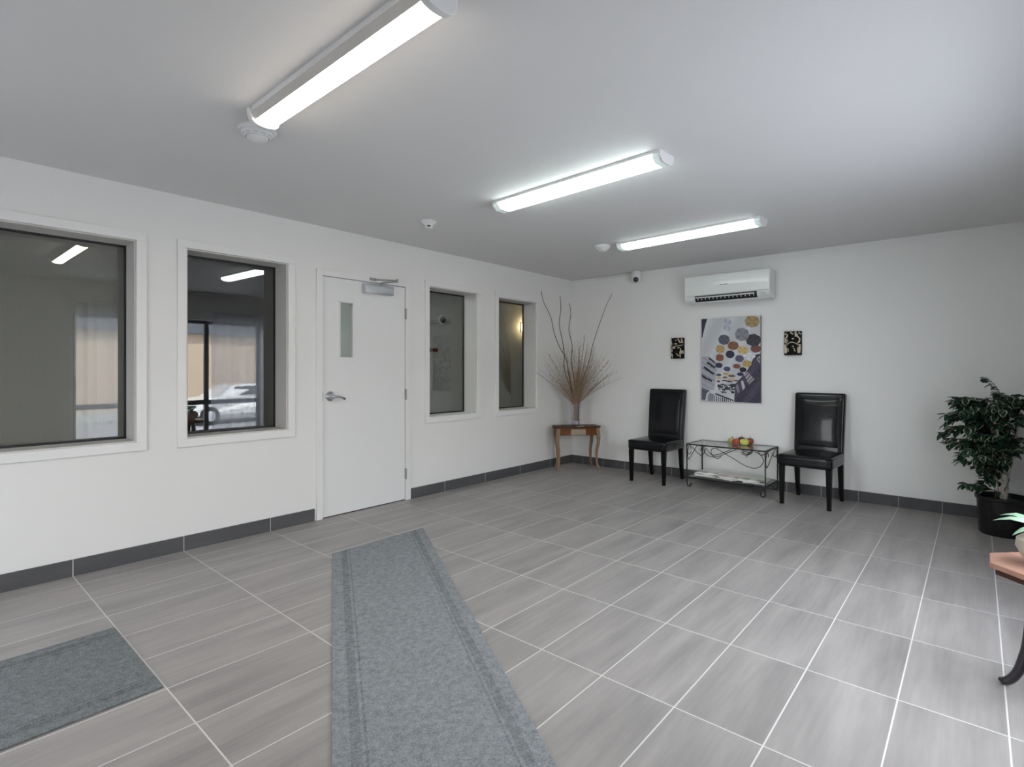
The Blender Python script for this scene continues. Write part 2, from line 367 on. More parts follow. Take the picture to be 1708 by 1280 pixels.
# ------------------------------------------------------------------ right wall window with sheer curtains, entry door
def outer_window():
    y0, y1, z0, z1 = RW; e = struct_empty('window_5', (XR, (y0+y1)/2, z0)); T = Matrix.Translation(-e.location)
    mf = mat('window_frame_grey', (.10, .105, .12), .4)
    mb = MB(); a, b, f = XR+.12, XR+.17, .05
    for q in ((y0, y1, z0, z0+f), (y0, y1, z1-f, z1), (y0, y0+f, z0+f, z1-f), (y1-f, y1, z0+f, z1-f)): mb.box(a, b, *q)
    for ym in (2.31, 3.155): mb.box(a, b, ym-.03, ym+.03, z0+f, z1-f)
    mb.box(a+.002, b-.002, y0+f, y1-f, .685, .755)
    mb.build('window_frame', mf, e, M=T)
    for p, q in ((y0+f, 2.28), (2.34, 3.125), (3.185, y1-f)):
        mb = MB(); mb._f([mb.b.verts.new(c) for c in ((XR+.145, p, z0+f), (XR+.145, q, z0+f), (XR+.145, q, z1-f), (XR+.145, p, z1-f))])
        mb.build('pane', M_glasso, e, M=T)
    mb = MB(); mb.box(XR-.03, XR+.12, y0-.02, y1+.02, z0-.025, z0); mb.build('window_sill', M_trim, e, M=T)
    return e
outer_window()
def sheer_mat():
    m = bpy.data.materials.new('sheer_voile'); m.use_nodes = True; n = m.node_tree; n.nodes.clear()
    o = N(n, 'ShaderNodeOutputMaterial'); t = N(n, 'ShaderNodeBsdfTransparent'); d = N(n, 'ShaderNodeBsdfDiffuse'); r = N(n, 'ShaderNodeBsdfTranslucent'); a = N(n, 'ShaderNodeMixShader'); b = N(n, 'ShaderNodeMixShader')
    d.inputs[0].default_value = (.75, .78, .86, 1); r.inputs[0].default_value = (.75, .78, .86, 1); a.inputs[0].default_value = .5; b.inputs[0].default_value = .5
    n.links.new(d.outputs[0], a.inputs[1]); n.links.new(r.outputs[0], a.inputs[2]); n.links.new(t.outputs[0], b.inputs[1]); n.links.new(a.outputs[0], b.inputs[2]); n.links.new(b.outputs[0], o.inputs[0])
    return m
M_sheer = sheer_mat()
def curtain(y0, y1, z0, z1, seed, label):
    rnd = random.Random(seed); mb = MB(); nx, nz = 90, 12; fx = (y1-y0)
    ph = [rnd.uniform(0, 6) for _ in range(4)]
    rows = []
    for j in range(nz+1):
        v = j/nz; row = []
        for i in range(nx+1):
            u = i/nx; amp = .014+.012*(1-v)
            off = amp*math.sin(u*fx*46+ph[0]+.8*math.sin(u*9+ph[1]))+.008*math.sin(u*fx*23+ph[2]+v)
            row.append(mb.b.verts.new((XR-.055+off, y0+u*fx, z0+(z1-z0)*v)))
        rows.append(row)
    for A, B in zip(rows, rows[1:]):
        for i in range(nx): mb._f([A[i], A[i+1], B[i+1], B[i]])
    o = thing('sheer_curtain', label, 'curtain', (XR-.055, (y0+y1)/2, z0)); T = Matrix.Translation(-o.location)
    mb.build('curtain_panel', M_sheer, o, smooth=180, M=T)
    mb = MB(); mb.tube([(XR-.055, y0-.02, z1+.012), (XR-.055, y1+.02, z1+.012)], .009, n=10)
    for y in (y0+.03, y1-.03): mb.box(XR-.06, XR, y-.008, y+.008, z1+.004, z1+.02)
    mb.build('curtain_rod', M_white, o, smooth=True, M=T)
curtain(1.50, 2.02, .20, 2.12, 3, 'white sheer curtain at the end of the street window nearer the entrance')
curtain(3.16, 4.00, .20, 2.12, 5, 'white sheer curtain at the end of the street window towards the ficus')
def entry_door():
    x0, x1, _, z1 = FD; e = struct_empty('door_2', ((x0+x1)/2, YF, 0)); T = Matrix.Translation(-e.location)
    mf = mat('entry_door_grey', (.16, .165, .17), .4)
    mb = MB(); a, b = YF-.14, YF-.09
    for q in ((x0, x1, z1-.05, z1), (x0, x0+.05, 0, z1-.05), (x1-.05, x1, 0, z1-.05)): mb.box(q[0], q[1], a-.02, b+.02, q[2], q[3])
    mb.build('door_frame', mf, e, M=T)
    mb = MB()
    for q in ((x0+.055, x1-.055, .01, .20), (x0+.055, x1-.055, 1.94, 2.02), (x0+.055, x0+.14, .20, 1.94), (x1-.14, x1-.055, .20, 1.94)): mb.box(q[0], q[1], a, b, q[2], q[3])
    lf = mb.build('door_leaf', mf, e, M=T)
    mb = MB(); y = YF-.115; mb._f([mb.b.verts.new(c) for c in ((x0+.14, y, .2), (x1-.14, y, .2), (x1-.14, y, 1.94), (x0+.14, y, 1.94))]); mb.build('pane', M_glasso, lf, M=T)
    mb = MB(); mb.tube([(x1-.1, YF-.09, .9), (x1-.1, YF-.04, .9), (x1-.1, YF-.04, 1.2), (x1-.1, YF-.09, 1.2)], .01, n=10); mb.build('door_handle', M_chrome, lf, M=T)
entry_door()

# ------------------------------------------------------------------ outdoors (seen only in the panes' reflections)
GZ = -.70
M_asph = mat('asphalt', (.30, .31, .33), .9, var=.15, vscale=3)
mb = MB(); mb.box(XR+.22, 60, -30, 45, -.95, GZ); mb.box(-30, XR+.22, -30, YF-.22, -.95, GZ); struct(mb.build('ground', M_asph))
mb = MB()
for y in (2.0, 4.6, 7.2, 9.8, 12.4): mb.box(5.0, 10.0, y, y+.1, GZ, GZ+.004)
tag(mb.build('parking_lines', mat('road_paint', (.7, .7, .7), .7)), 'white painted bay lines on the asphalt outside the street window', 'road marking')
def brick_mat():
    m = bpy.data.materials.new('beige_brick'); m.use_nodes = True; n = m.node_tree; b = n.nodes['Principled BSDF']; b.inputs['Roughness'].default_value = .85
    tc = N(n, 'ShaderNodeTexCoord'); mp = N(n, 'ShaderNodeMapping'); mp.inputs['Rotation'].default_value = (PI/2, 0, PI/2); n.links.new(tc.outputs['Object'], mp.inputs[0])
    br = N(n, 'ShaderNodeTexBrick'); br.inputs['Scale'].default_value = 4; br.inputs['Color1'].default_value = (.62, .44, .27, 1); br.inputs['Color2'].default_value = (.56, .39, .24, 1); br.inputs['Mortar'].default_value = (.5, .4, .3, 1)
    n.links.new(mp.outputs[0], br.inputs[0]); n.links.new(br.outputs[0], b.inputs[0]); return m
bd = thing('building', 'low beige brick building with dark fascia across the car park', 'building', (16, 6, GZ))
mb = MB(); mb.box(0, 8, -22, 26, 0, 3.4); mb.build('brick_wall', brick_mat(), bd)
mb = MB(); mb.box(-.25, 8.1, -22.1, 26.1, 3.4, 4.7); mb.build('fascia', mat('fascia_metal', (.10, .11, .13), .5), bd)
mb = MB(); mb.box(-.06, 0, -22, 26, 0, .35); mb.build('plinth', M_conc, bd)
def car(x, y, rz, col, label):
    t = thing('car', label, 'car', (x, y, GZ), rz, 'cars parked outside the street window')
    M_body = mat('car_paint', col, .25, coat=.8)
    prof = [(-2.1, .32), (-2.15, .55), (-2.05, .80), (-1.55, .90), (-1.0, .96), (-.45, 1.38), (.75, 1.42), (1.45, 1.02), (2.0, .95), (2.12, .75), (2.1, .32)]
    mb = MB(); A = {}
    for s, wd in ((-1, 1), (1, 1)):
        A[s] = [mb.b.verts.new((px, s*(.85 if pz < 1 else .66), pz)) for px, pz in prof]
    mb._f(A[-1]); mb._f(A[1][::-1])
    for i in range(len(prof)): j = (i+1) % len(prof); mb._f([A[-1][i], A[1][i], A[1][j], A[-1][j]])
    body = mb.build('car_body', M_body, t, bevel=.05)
    for s in (-1, 1):
        mb = MB(); v = [mb.b.verts.new((a, s*b, c)) for a, b, c in ((-.85, .80, 1.0), (1.2, .80, 1.04), (.68, .70, 1.34), (-.4, .70, 1.32))]
        mb._f(v); mb.build('side_window', M_black, t)
    for cx in (-1.35, 1.35):
        for s in (-1, 1):
            Mx = Matrix.Translation((cx, s*.80, .32)) @ Matrix.Rotation(PI/2, 4, 'X')
            mb = MB(); mb.lathe([(0, -.1), (.2, -.1), (.32, -.09), (.33, 0), (.32, .09), (.2, .1), (0, .1)], n=24, M=Mx); wh = mb.build('wheel', M_black, t, smooth=True)
            mb = MB(); mb.lathe([(0, -.112), (.18, -.108), (.18, .108), (0, .112)], n=16, M=Mx); mb.build('wheel_rim', M_alu, wh)
car(12.3, 8.3, 1.50, (.75, .76, .78), 'white saloon car parked in front of the beige brick building')
car(12.6, 13.2, 1.62, (.45, .47, .5), 'silver saloon car parked further along the beige brick building')

# ------------------------------------------------------------------ ceiling lights
def emis(name, col, st):
    m = mat(name, (.85, .85, .85), .35, emit=col, es=st); return m
def arc(w, d, n=14): return [(w*math.cos(PI*k/n), -d*math.sin(PI*k/n)) for k in range(n+1)]
def light_wrap(x, y, label, es, col):
    """wide white housing with a curved wrap lens; x is the room-side end"""
    t = thing('ceiling_light', label, 'ceiling light', (x, y, H), math.radians(-.4))
    Lh = .62
    mb = MB(); mb.prism([(-.066, 0), (.066, 0), (.064, -.022), (-.064, -.022)], 0, -Lh+.02, Lh-.02); mb.build('housing', M_wmetal, t)
    mb = MB(); mb.prism([(-.0635, -.022), (.0635, -.022), (.046, -.052), (-.046, -.052)], 0, -Lh+.021, Lh-.021); mb.build('lens_side', mat('lens_side', (.62, .59, .55), .4), t)
    mb = MB(); mb.prism([(a, b-.052) for a, b in arc(.0455, .015)], 0, -Lh+.022, Lh-.022); mb.build('diffuser', emis('warm_tube_lens', col, es), t, smooth=True)
    for s in (-1, 1):
        mb = MB(); p = [(-.074, 0), (.074, 0), (.071, -.030), (.060, -.055)]+[(a, b-.055) for a, b in arc(.056, .018)][1:-1]+[(-.060, -.055), (-.071, -.030)]
        mb.prism(p, 0, s*Lh, s*(Lh-.03)); mb.build('end_cap', M_wmetal, t, bevel=.003)
    return t
M_lens2 = emis('cool_tube_lens', (.86, 1.0, .965), LAMP2)
M_prism = mat('clear_prismatic_acrylic', (.70, .78, .76), .15, emit=(.8, 1, .96), es=.12)
M_lens3 = emis('cool_tube_lens_far', (.86, 1.0, .965), LAMP3)
def light_box(x, y, label, lens):
    t = thing('ceiling_light', label, 'ceiling light', (x, y, H), math.radians(-3.1))
    Lh = .645
    mb = MB(); mb.box(-Lh, Lh, -.078, .078, -.016, 0); mb.build('housing', M_wmetal, t)
    mb = MB(); mb.prism([(-.070, -.016), (.070, -.016), (.070, -.032), (.040, -.056), (-.040, -.056), (-.070, -.032)], 0, -Lh+.05, Lh-.05); mb.build('diffuser', lens, t)
    for s in (-1, 1):
        mb = MB(); mb.prism([(-.070, -.016), (.070, -.016), (.070, -.032), (.040, -.056), (-.040, -.056), (-.070, -.032)], 0, s*(Lh-.012), s*(Lh-.05)); mb.build('diffuser_end', M_prism, t)
        mb = MB(); mb.prism([(-.076, -.016), (.076, -.016), (.076, -.034), (.044, -.060), (-.044, -.060), (-.076, -.034)], 0, s*Lh, s*(Lh-.010)); mb.build('end_cap', M_wmetal, t)
    return t
light_wrap(-1.862, 1.096, 'wide fluorescent ceiling light with curved warm lens, nearest of the three', LAMP1, (1, .90, .79))
light_box(-1.915, 2.775, 'slim prismatic fluorescent ceiling light, middle of the three', M_lens2)
light_box(-1.890, 4.435, 'slim prismatic fluorescent ceiling light nearest the back wall, beside a smoke detector', M_lens3)

# ------------------------------------------------------------------ ceiling devices
M_acbw = mat('vent_grey', (.6, .6, .6), .5)
def smoke_detector(x, y, r, label, gx=0, gy=0):
    t = thing('smoke_detector', label, 'smoke detector', (x, y, H))
    mb = MB(); mb.lathe([(0, 0), (r, 0), (r, -.010), (r*.93, -.017), (0, -.017)], n=40); mb.build('mounting_plate', M_white, t, smooth=True)
    mb = MB(); mb.lathe([(0, -.017), (r*.80, -.017), (r*.82, -.028), (r*.70, -.040), (r*.62, -.040), (r*.60, -.036), (r*.56, -.036), (r*.54, -.046), (r*.42, -.053), (0, -.055)], n=40); mb.build('sensor_head', M_white, t, smooth=True)
    mb = MB()
    for k in range(12): a = 2*PI*k/12; mb.box(-.010, .010, r*.70, r*.79, -.0365, -.0335, M=Matrix.Rotation(a, 4, 'Z'))
    mb.build('vent_slot', M_acbw, t)
smoke_detector(-2.665, 1.155, .088, 'white smoke detector at the left end of the nearest ceiling light')
smoke_detector(-2.690, 4.405, .074, 'small white smoke detector at the left end of the farthest ceiling light')
t = thing('motion_sensor', 'small white conical dome sensor with a black eye on the ceiling above the door side', 'sensor', (-3.285, 2.765, H))
mb = MB(); mb.lathe([(0, 0), (.062, 0), (.062, -.006), (.050, -.020), (.034, -.030), (.030, -.050), (.022, -.058), (0, -.060)], n=36); mb.build('sensor_body', M_white, t, smooth=True)
mb = MB(); mb.box(-.013, .011, -.034, -.027, -.050, -.040, M=Matrix.Rotation(.9, 4, 'Z')); mb.build('sensor_eye', M_black, t)

# ------------------------------------------------------------------ security camera on the back wall
t = thing('security_camera', 'small white turret security camera with black lens high in the back corner', 'camera', (-3.083, YB, 2.34))
mb = MB(); mb.lathe([(0, 0), (.050, 0), (.050, .012), (.044, .02), (0, .02)], n=32, M=Matrix.Translation((0, 0, .03)) @ Matrix.Rotation(PI/2, 4, 'X')); mb.box(-.02, .02, -.04, -.012, .01, .05)
mb.build('bracket', M_white, t, smooth=True)
mb = MB(); mb.lathe([(0, .068), (.046, .068), (.053, .060), (.055, .03), (.055, -.030), (.050, -.052), (.034, -.066), (0, -.070)], c=(0, -.075, 0), n=32); mb.build('camera_shell', M_white, t, smooth=True)
LD = Vector((.42, -.86, -.30)).normalized()
rot = Matrix.Translation(Vector((0, -.075, -.022))+LD*.036) @ LD.to_track_quat('Z', 'Y').to_matrix().to_4x4()
mb = MB(); mb.lathe([(0, -.01), (.031, -.01), (.031, .016), (.024, .024), (.010, .028), (0, .029)], n=28, M=rot); mb.build('lens', M_lensb, t, smooth=True)

# ------------------------------------------------------------------ air conditioner
def build_ac():
    x0, x1, z0, z1, d = -2.418, -1.562, 1.955, 2.242, .2
    t = thing('air_conditioner', 'white wall-mounted split air conditioner above the umbrella picture', 'air conditioner', ((x0+x1)/2, YB, z0))
    hw = (x1-x0)/2; hh = z1-z0
    M_ac = mat('ac_gloss_white', (.80, .81, .79), .15, coat=.5)
    M_acb = mat('ac_body_white', (.72, .74, .73), .3)
    # body profile in (y,z)
    prof = [(0, 0.02), (0, hh-.004), (-.17, hh-.004), (-.175, .075), (-.165, .045), (-.13, .012), (-.06, 0)]
    mb = MB(); mb.prism(prof, 0, -hw+.002, hw-.002); mb.build('ac_body', M_acb, t, bevel=.006)
    mb = MB(); fr = [(-.172, hh), (-.198, hh-.003), (-.2005, hh*.6), (-.197, .082), (-.190, .074), (-.172, .074)]
    mb.prism(fr, 0, -hw, hw); mb.build('front_panel', M_ac, t, bevel=.004)
    for s in (-1, 1):
        mb = MB(); mb.prism([(0, .012), (0, hh), (-.199, hh), (-.199, .070), (-.182, .034), (-.14, .0), (-.05, -.004)], 0, s*(hw-.004), s*(hw+.008)); mb.build('side_panel', M_ac, t, bevel=.004)
    # lower fascia around the outlet
    mb = MB(); mb.prism([(-.172, .074), (-.196, .072), (-.184, .030), (-.150, -.003), (-.10, -.004), (-.10, .02)], 0, -hw+.004, -hw+.10); mb.prism([(-.172, .074), (-.196, .072), (-.184, .030), (-.150, -.003), (-.10, -.004), (-.10, .02)], 0, hw-.115, hw-.004)
    mb.prism([(-.150, .010), (-.163, .010), (-.150, -.004), (-.10, -.004), (-.10, .006)], 0, -hw+.1, hw-.115); mb.build('lower_fascia', M_acb, t, bevel=.002)
    # dark outlet
    mb = MB(); mb.prism([(-.172, .072), (-.187, .070), (-.178, .036), (-.158, .012), (-.12, .012)], 0, -hw+.10, hw-.115); mb.build('air_outlet', M_black, t)
    mb = MB(); mb.prism([(-.1885, .0555), (-.1905, .0595), (-.187, .0605), (-.182, .0500), (-.184, .047)], 0, -hw+.105, hw-.14); mb.build('louver', M_acb, t)
    for k in range(15):
        x = -hw+.13+k*(2*hw-.28)/14
        mb = MB(); mb.prism([(-.1865, .044), (-.176, .027), (-.170, .030), (-.178, .046)], 0, x, x+.006); mb.build('vane', M_acb, t)
    # small dark maker's mark, only a dash in the photo
    mb = MB()
    for k in range(7): mb.box(-.052+k*.0115, -.052+k*.0115+.0085, -.2016, -.1995, .168, .175+(.003 if k in (0, 5) else 0))
    mb.build('logo', mat('logo_grey', (.10, .11, .11), .4), t)
    mb = MB(); mb.box(hw-.085, hw-.03, -.193, -.188, .04, .056); mb.build('display', mat('ac_display', (.5, .52, .52), .2), t)
build_ac()

# ------------------------------------------------------------------ pictures
def poly_in(x, y, P):
    c = False; j = len(P)-1
    for i in range(len(P)):
        if (P[i][1] > y) != (P[j][1] > y) and x < (P[j][0]-P[i][0])*(y-P[i][1])/(P[j][1]-P[i][1])+P[i][0]: c = not c
        j = i
    return c
def vcol_mat(name, rough):
    m = bpy.data.materials.new(name); m.use_nodes = True; n = m.node_tree; b = n.nodes['Principled BSDF']; b.inputs['Roughness'].default_value = rough
    a = N(n, 'ShaderNodeVertexColor'); a.layer_name = 'print'; n.links.new(a.outputs[0], b.inputs[0]); return m
def s2l(c): return tuple(((v/255)/12.92 if v <= 10 else (((v/255)+.055)/1.055)**2.4) for v in c)
UMB = [(440,215,62,95,(176,178,190)),(755,165,98,82,(158,136,94)),(628,335,96,90,(128,124,136)),(395,408,80,70,(84,84,98)),(770,405,100,84,(52,50,60)),(800,515,70,52,(112,66,58)),
(515,482,76,60,(128,84,60)),(345,530,66,58,(178,150,100)),(636,537,72,54,(196,170,110)),(475,595,62,53,(38,36,60)),(338,642,58,50,(132,78,60)),(595,647,60,48,(80,80,106)),(718,612,80,48,(206,208,216)),
(690,710,62,46,(178,150,92)),(327,742,52,36,(36,36,62)),(435,785,48,34,(72,72,108)),(560,747,52,33,(128,76,58)),(640,790,48,36,(26,30,44)),(607,847,45,26,(32,38,68)),(325,866,38,17,(70,72,84)),
(420,848,42,20,(196,158,104)),(495,874,48,17,(112,78,52)),(330,906,34,15,(190,170,120)),(408,895,36,13,(122,80,60)),(486,918,42,14,(196,160,140)),(322,948,26,14,(100,64,52)),(400,935,40,9,(44,34,34)),(465,945,50,9,(60,44,40)),(555,932,42,12,(120,84,62))]
rnd = random.Random(4)
DASH = [(rnd.uniform(325, 530), rnd.uniform(975, 1095), rnd.uniform(8, 26), rnd.uniform(4, 9)) for _ in range(34)]+[(515,995,34,22),(440,1040,36,16)]
LWIN = [(222,668),(275,700),(195,725),(250,760),(150,785),(180,808),(232,842),(112,890),(140,910),(205,935)]
def art(x, y):
    """colour of the street photograph at picture coordinates (x 88..857, y 90..1212)"""
    g = 206-18*abs(math.sin(x*.011+y*.006)); c = (g-2, g, g+4)
    if poly_in(x, y, [(857, 575), (800, 590), (770, 640), (725, 735), (690, 800), (610, 900), (535, 985), (530, 1212), (857, 1212)]):
        k = 30*(((math.sin(int(x/9)*12.9+int(y/9)*78.2)*43758.5) % 1)-.5)+10*math.sin(x*.03+y*.021); c = (62+k, 56+k, 76+k)
        if poly_in(x, y, [(650, 850), (700, 815), (785, 905), (715, 975)]): c = (168, 166, 168) if math.sin(x*.12+y*.1) > -.2 else (96, 92, 100)
        if poly_in(x, y, [(615, 940), (640, 925), (668, 1015), (636, 1055)]): c = (190, 190, 194)
        if poly_in(x, y, [(540, 1000), (575, 975), (600, 1080), (575, 1095)]): c = (128, 126, 134)
        if poly_in(x, y, [(808, 650), (850, 600), (850, 700)]) and not poly_in(x, y, [(822, 652), (846, 622), (846, 680)]): c = (180, 180, 190)
    if poly_in(x, y, [(88, 640), (185, 625), (300, 720), (285, 900), (262, 1065), (88, 1040)]):
        c = (166, 166, 174)
        if abs(math.sin((x*.5-y)*.045)) > .985: c = (120, 122, 134)
        for a, b in LWIN:
            dx, dy = x-a, y-b; u = dx*.88+dy*.47; v = -dx*.47+dy*.88
            if abs(u) < 33 and abs(v) < 15+4*math.sin(u*.4): c = (36, 38, 54)
    if poly_in(x, y, [(88, 1040), (205, 1072), (160, 1110), (140, 1200), (88, 1195)]): c = (50, 50, 74) if math.sin(x*.2+y*.15) > -.6 else (130, 130, 142)
    if poly_in(x, y, [(88, 140), (170, 137), (140, 230), (100, 390), (88, 400)]): c = (48, 46, 70)
    if poly_in(x, y, [(175, 1150), (200, 1100), (262, 1120), (250, 1212), (175, 1212)]): c = (150, 150, 158) if math.sin(x*.25)*math.sin(y*.18) > -.3 else (58, 58, 76)
    if poly_in(x, y, [(275, 1108), (300, 1108), (520, 1182), (515, 1200), (275, 1120)]): c = (40, 42, 60)
    if 262 < x < 500 and y > 1135+(x-262)*.22 and y < 1208: c = (54, 54, 70) if math.sin(x*.24) > .1 else (196, 198, 204)
    for a, b, rx, ry in DASH:
        if abs(x-a) < rx and abs(y-b) < ry: c = (40, 42, 52)
    for a, b, rx, ry, col in reversed(UMB):
        dx, dy = (x-a)/rx, (y-b)/ry; r = math.hypot(dx, dy); th = math.atan2(dy, dx)+.25
        edge = .93+.07*abs(math.cos(th*4))*-1+.05
        if r < edge:
            f = 1+.07*math.sin(th*4)+(-.14 if (abs(math.sin(th*4)) > .985 or r < .07) and col[0] < 172 else 0)
            c = tuple(max(0, min(255, v*f)) for v in col)
    return c
def build_art():
    x0, x1, z0, z1, th = -2.303, -1.687, .884, 1.790, .032
    t = thing('canvas_picture', 'canvas street photograph of coloured umbrellas hanging over rooftops', 'picture', ((x0+x1)/2, YB, z0))
    nx, nz = 150, 218; mb = MB(); lay = mb.b.loops.layers.float_color.new('print')
    grid = [[mb.b.verts.new((x0+(x1-x0)*i/nx-(x0+x1)/2, -th, (z1-z0)*j/nz)) for i in range(nx+1)] for j in range(nz+1)]
    for j in range(nz):
        for i in range(nx):
            f = mb._f([grid[j][i], grid[j][i+1], grid[j+1][i+1], grid[j+1][i]])
            u = (i+.5)/nx; v = 1-(j+.5)/nz
            top = 148-60*u; c = s2l(art(90+u*767, top+v*(1210-top)))
            for l in f.loops: l[lay] = (*c, 1)
    mb.build('printed_face', vcol_mat('canvas_print', .55), t, recalc=False)
    mb = MB(); mb.box(x0-(x0+x1)/2, x1-(x0+x1)/2, -th+.0005, 0, 0, z1-z0); mb.build('canvas_edge', mat('canvas_edge_dark', (.12, .115, .14), .7), t)
build_art()
def build_decor(x, z, hw, hh, label, strokes):
    """half-round black plaque with raised pale gold figures"""
    t = thing('wall_plaque', label, 'wall decoration', (x, YB, z), group=None)
    D = .045
    def surf(u, v, off=0): return Vector((u*hw, -(.012+D*math.cos(u*PI/2.15)+off), v*hh))
    mb = MB(); n = 16; rows = []
    for j in range(13):
        v = -1+2*j/12; row = []
        for i in range(n+1):
            u = -1+2*i/n; e = 1.0+(.03*math.sin(i*2.1) if j in (0, 12) else 0)
            row.append(surf(u, v*e))
        rows.append(row)
    F = [[mb.b.verts.new(p) for p in r] for r in rows]; B = [[mb.b.verts.new((p.x, 0, p.z)) for p in r] for r in rows]
    for j in range(12):
        for i in range(n): mb._f([F[j][i], F[j][i+1], F[j+1][i+1], F[j+1][i]]); mb._f([B[j][i], B[j+1][i], B[j+1][i+1], B[j][i+1]])
        mb._f([F[j][0], F[j+1][0], B[j+1][0], B[j][0]]); mb._f([F[j][n], B[j][n], B[j+1][n], F[j+1][n]])
    for i in range(n): mb._f([F[0][i], B[0][i], B[0][i+1], F[0][i+1]]); mb._f([F[12][i], F[12][i+1], B[12][i+1], B[12][i]])
    mb.build('plaque_body', mat('plaque_black', (.006, .0055, .005), .7, spec=.2), t, smooth=50)
    M_gold = mat('pale_gold', (.62, .54, .41), .5, .1)
    for st in strokes:
        wdt, pts = st[0], st[1]; P = []
        for (a, b), (c, d) in zip(pts, pts[1:]):
            for k in range(5): P.append(surf(a+(c-a)*k/5, b+(d-b)*k/5, .003))
        P.append(surf(*pts[-1], .003)); mb = MB(); mb.tube(P, wdt*hw, n=8); mb.build('gold_relief', M_gold, t, smooth=True)
sym = lambda s: s+[(w_, [(-a, b) for a, b in p]) for w_, p in s]
decR = sym([(.10, [(-.55, .78), (-.60, .55), (-.82, .40), (-.80, .12), (-.62, .0)]), (.12, [(-.82, -.10), (-.84, -.35), (-.80, -.85)]), (.09, [(-.66, -.36), (-.70, -.85)]), (.07, [(-.95, .75), (-.70, .88)])])+[
 (.055, [(-.62, -.16), (-.45, -.02), (-.1, .08), (.2, .06), (.5, -.05), (.68, -.18)]), (.09, [(-.15, .92), (.0, .82), (.18, .76)]), (.10, [(.42, .95), (.42, .55)]), (.09, [(.02, .36), (.24, .38)]), (.05, [(.18, -.42), (.3, -.5), (.3, -.66), (.45, -.68)]), (.06, [(-.45, -.45), (-.45, -.72)]), (.07, [(.05, -.26), (.22, -.3)]), (.08, [(-.5, .14), (-.62, .3)])]
decL = [(.08, [(-.95, .95), (-.85, .55), (-.95, .2)]), (.05, [(-.95, .22), (-.6, .12), (-.35, .15), (.0, .22), (.4, .24), (.9, .32)]), (.13, [(-.45, .05), (-.3, .02), (-.15, .12)]), (.10, [(.3, .95), (.5, .6), (.85, .55), (.7, .95)]), (.09, [(-.05, .78), (.1, .8)]),
 (.08, [(-.2, .42), (.05, .48), (.1, .36)]), (.07, [(-.72, .0), (-.72, -.35)]), (.10, [(-.9, -.45), (-.85, -.8)]), (.07, [(.62, .0), (.62, -.25), (.55, -.4), (.6, -.9)]), (.08, [(.7, -.25), (.9, -.28), (.92, -.48), (.7, -.5), (.68, -.28)]), (.06, [(.05, -.5), (.2, -.62), (.35, -.75), (.5, -.72)]), (.06, [(-.6, -.55), (-.6, -.95)]), (.07, [(.25, .02), (.5, .05)]), (.08, [(-.75, .45), (-.6, .4)])]
build_decor(-2.590, 1.474, .078, .116, 'black and gold curved wall plaque left of the umbrella picture', decL)
build_decor(-1.386, 1.494, .078, .117, 'black and gold curved wall plaque right of the umbrella picture', decR)

# ------------------------------------------------------------------ chairs
def make_chair():
    t = thing('dining_chair', '', 'chair', group='black leather side chairs along the back wall')
    W, D, SH = .222, .235, .458          # half width, half depth, seat height; front is -y
    def puff(c):
        u, v = c.x/W, c.y/D
        if c.z > .42: c.z += .014*(1-u*u)*(1-v*v)
        return c
    mb = MB(); mb.rbox(-W, W, -D-.02, D-.05, .352, SH, r=.022, seg=4, cuts=6, fn=puff); st = mb.build('seat', M_leather, t, smooth=True)
    mb = MB(); P = [(-W+.004, -D-.018), (W-.004, -D-.018), (W-.004, D-.07), (-W+.004, D-.07)]
    mb.tube([(a, b, SH-.014) for a, b in P], .004, n=6, closed=True); mb.build('piping', M_leather, st, smooth=60)
    def lean(c):
        k = max(0, c.z-.40)/.6; c.y += .055*k + .01*k*k
        u = c.x/.215
        if c.y < D-.02+.07*k: c.y -= .010*(1-u*u)*math.sin(min(1, max(0, (c.z-.44)/.54))*PI)
        c.x *= 1-.03*(1-k)
        return c
    mb = MB(); mb.rbox(-.215, .215, D-.062, D+.012, .352, 1.006, r=.018, seg=4, cuts=8, fn=lean); bk = mb.build('backrest', M_leather, t, smooth=True)
    def panel(c): c = lean(c); c.y -= .001; return c
    mb = MB(); mb.rbox(-.172, .172, D-.0655, D-.05, .50, .955, r=.005, seg=3, cuts=6, fn=panel); mb.build('back_cushion', M_leather, bk, smooth=True)
    for sx in (-1, 1):
        mb = MB(); x = sx*(W-.030); y = -D+.012
        a, b = .023, .015; v = []
        for z, h in ((0, b), (.352, a)): v.append([mb.b.verts.new((x+i*h, y+j*h, z)) for i, j in ((-1, -1), (1, -1), (1, 1), (-1, 1))])
        mb._f(v[0][::-1]); mb._f(v[1])
        for k in range(4): mb._f([v[0][k], v[0][(k+1) % 4], v[1][(k+1) % 4], v[1][k]])
        mb.build('leg', M_leg, t, bevel=.002)
        mb = MB(); x = sx*(W-.036); v = []
        for z, h, dy in ((0, .014, .035), (.12, .018, .012), (.25, .021, .0), (.36, .022, -.012)): v.append([mb.b.verts.new((x+i*h, D-.024+dy+j*h, z)) for i, j in ((-1, -1), (1, -1), (1, 1), (-1, 1))])
        mb._f(v[0][::-1]); mb._f(v[-1])
        for A, B in zip(v, v[1:]):
            for k in range(4): mb._f([A[k], A[(k+1) % 4], B[(k+1) % 4], B[k]])
        mb.build('leg', M_leg, t, bevel=.002)
    return t
ch = make_chair(); ch2 = copy_tree(ch)
ch.location = (-2.690, 5.548, 0); ch.rotation_euler.z = math.radians(-1); ch['label'] = 'black leather high-back chair standing between the vase table and the glass table'
ch2.location = (-1.150, 5.548, 0); ch2.rotation_euler.z = math.radians(-3); ch2['label'] = 'black leather high-back chair to the right of the fruit, with shiny creased back'

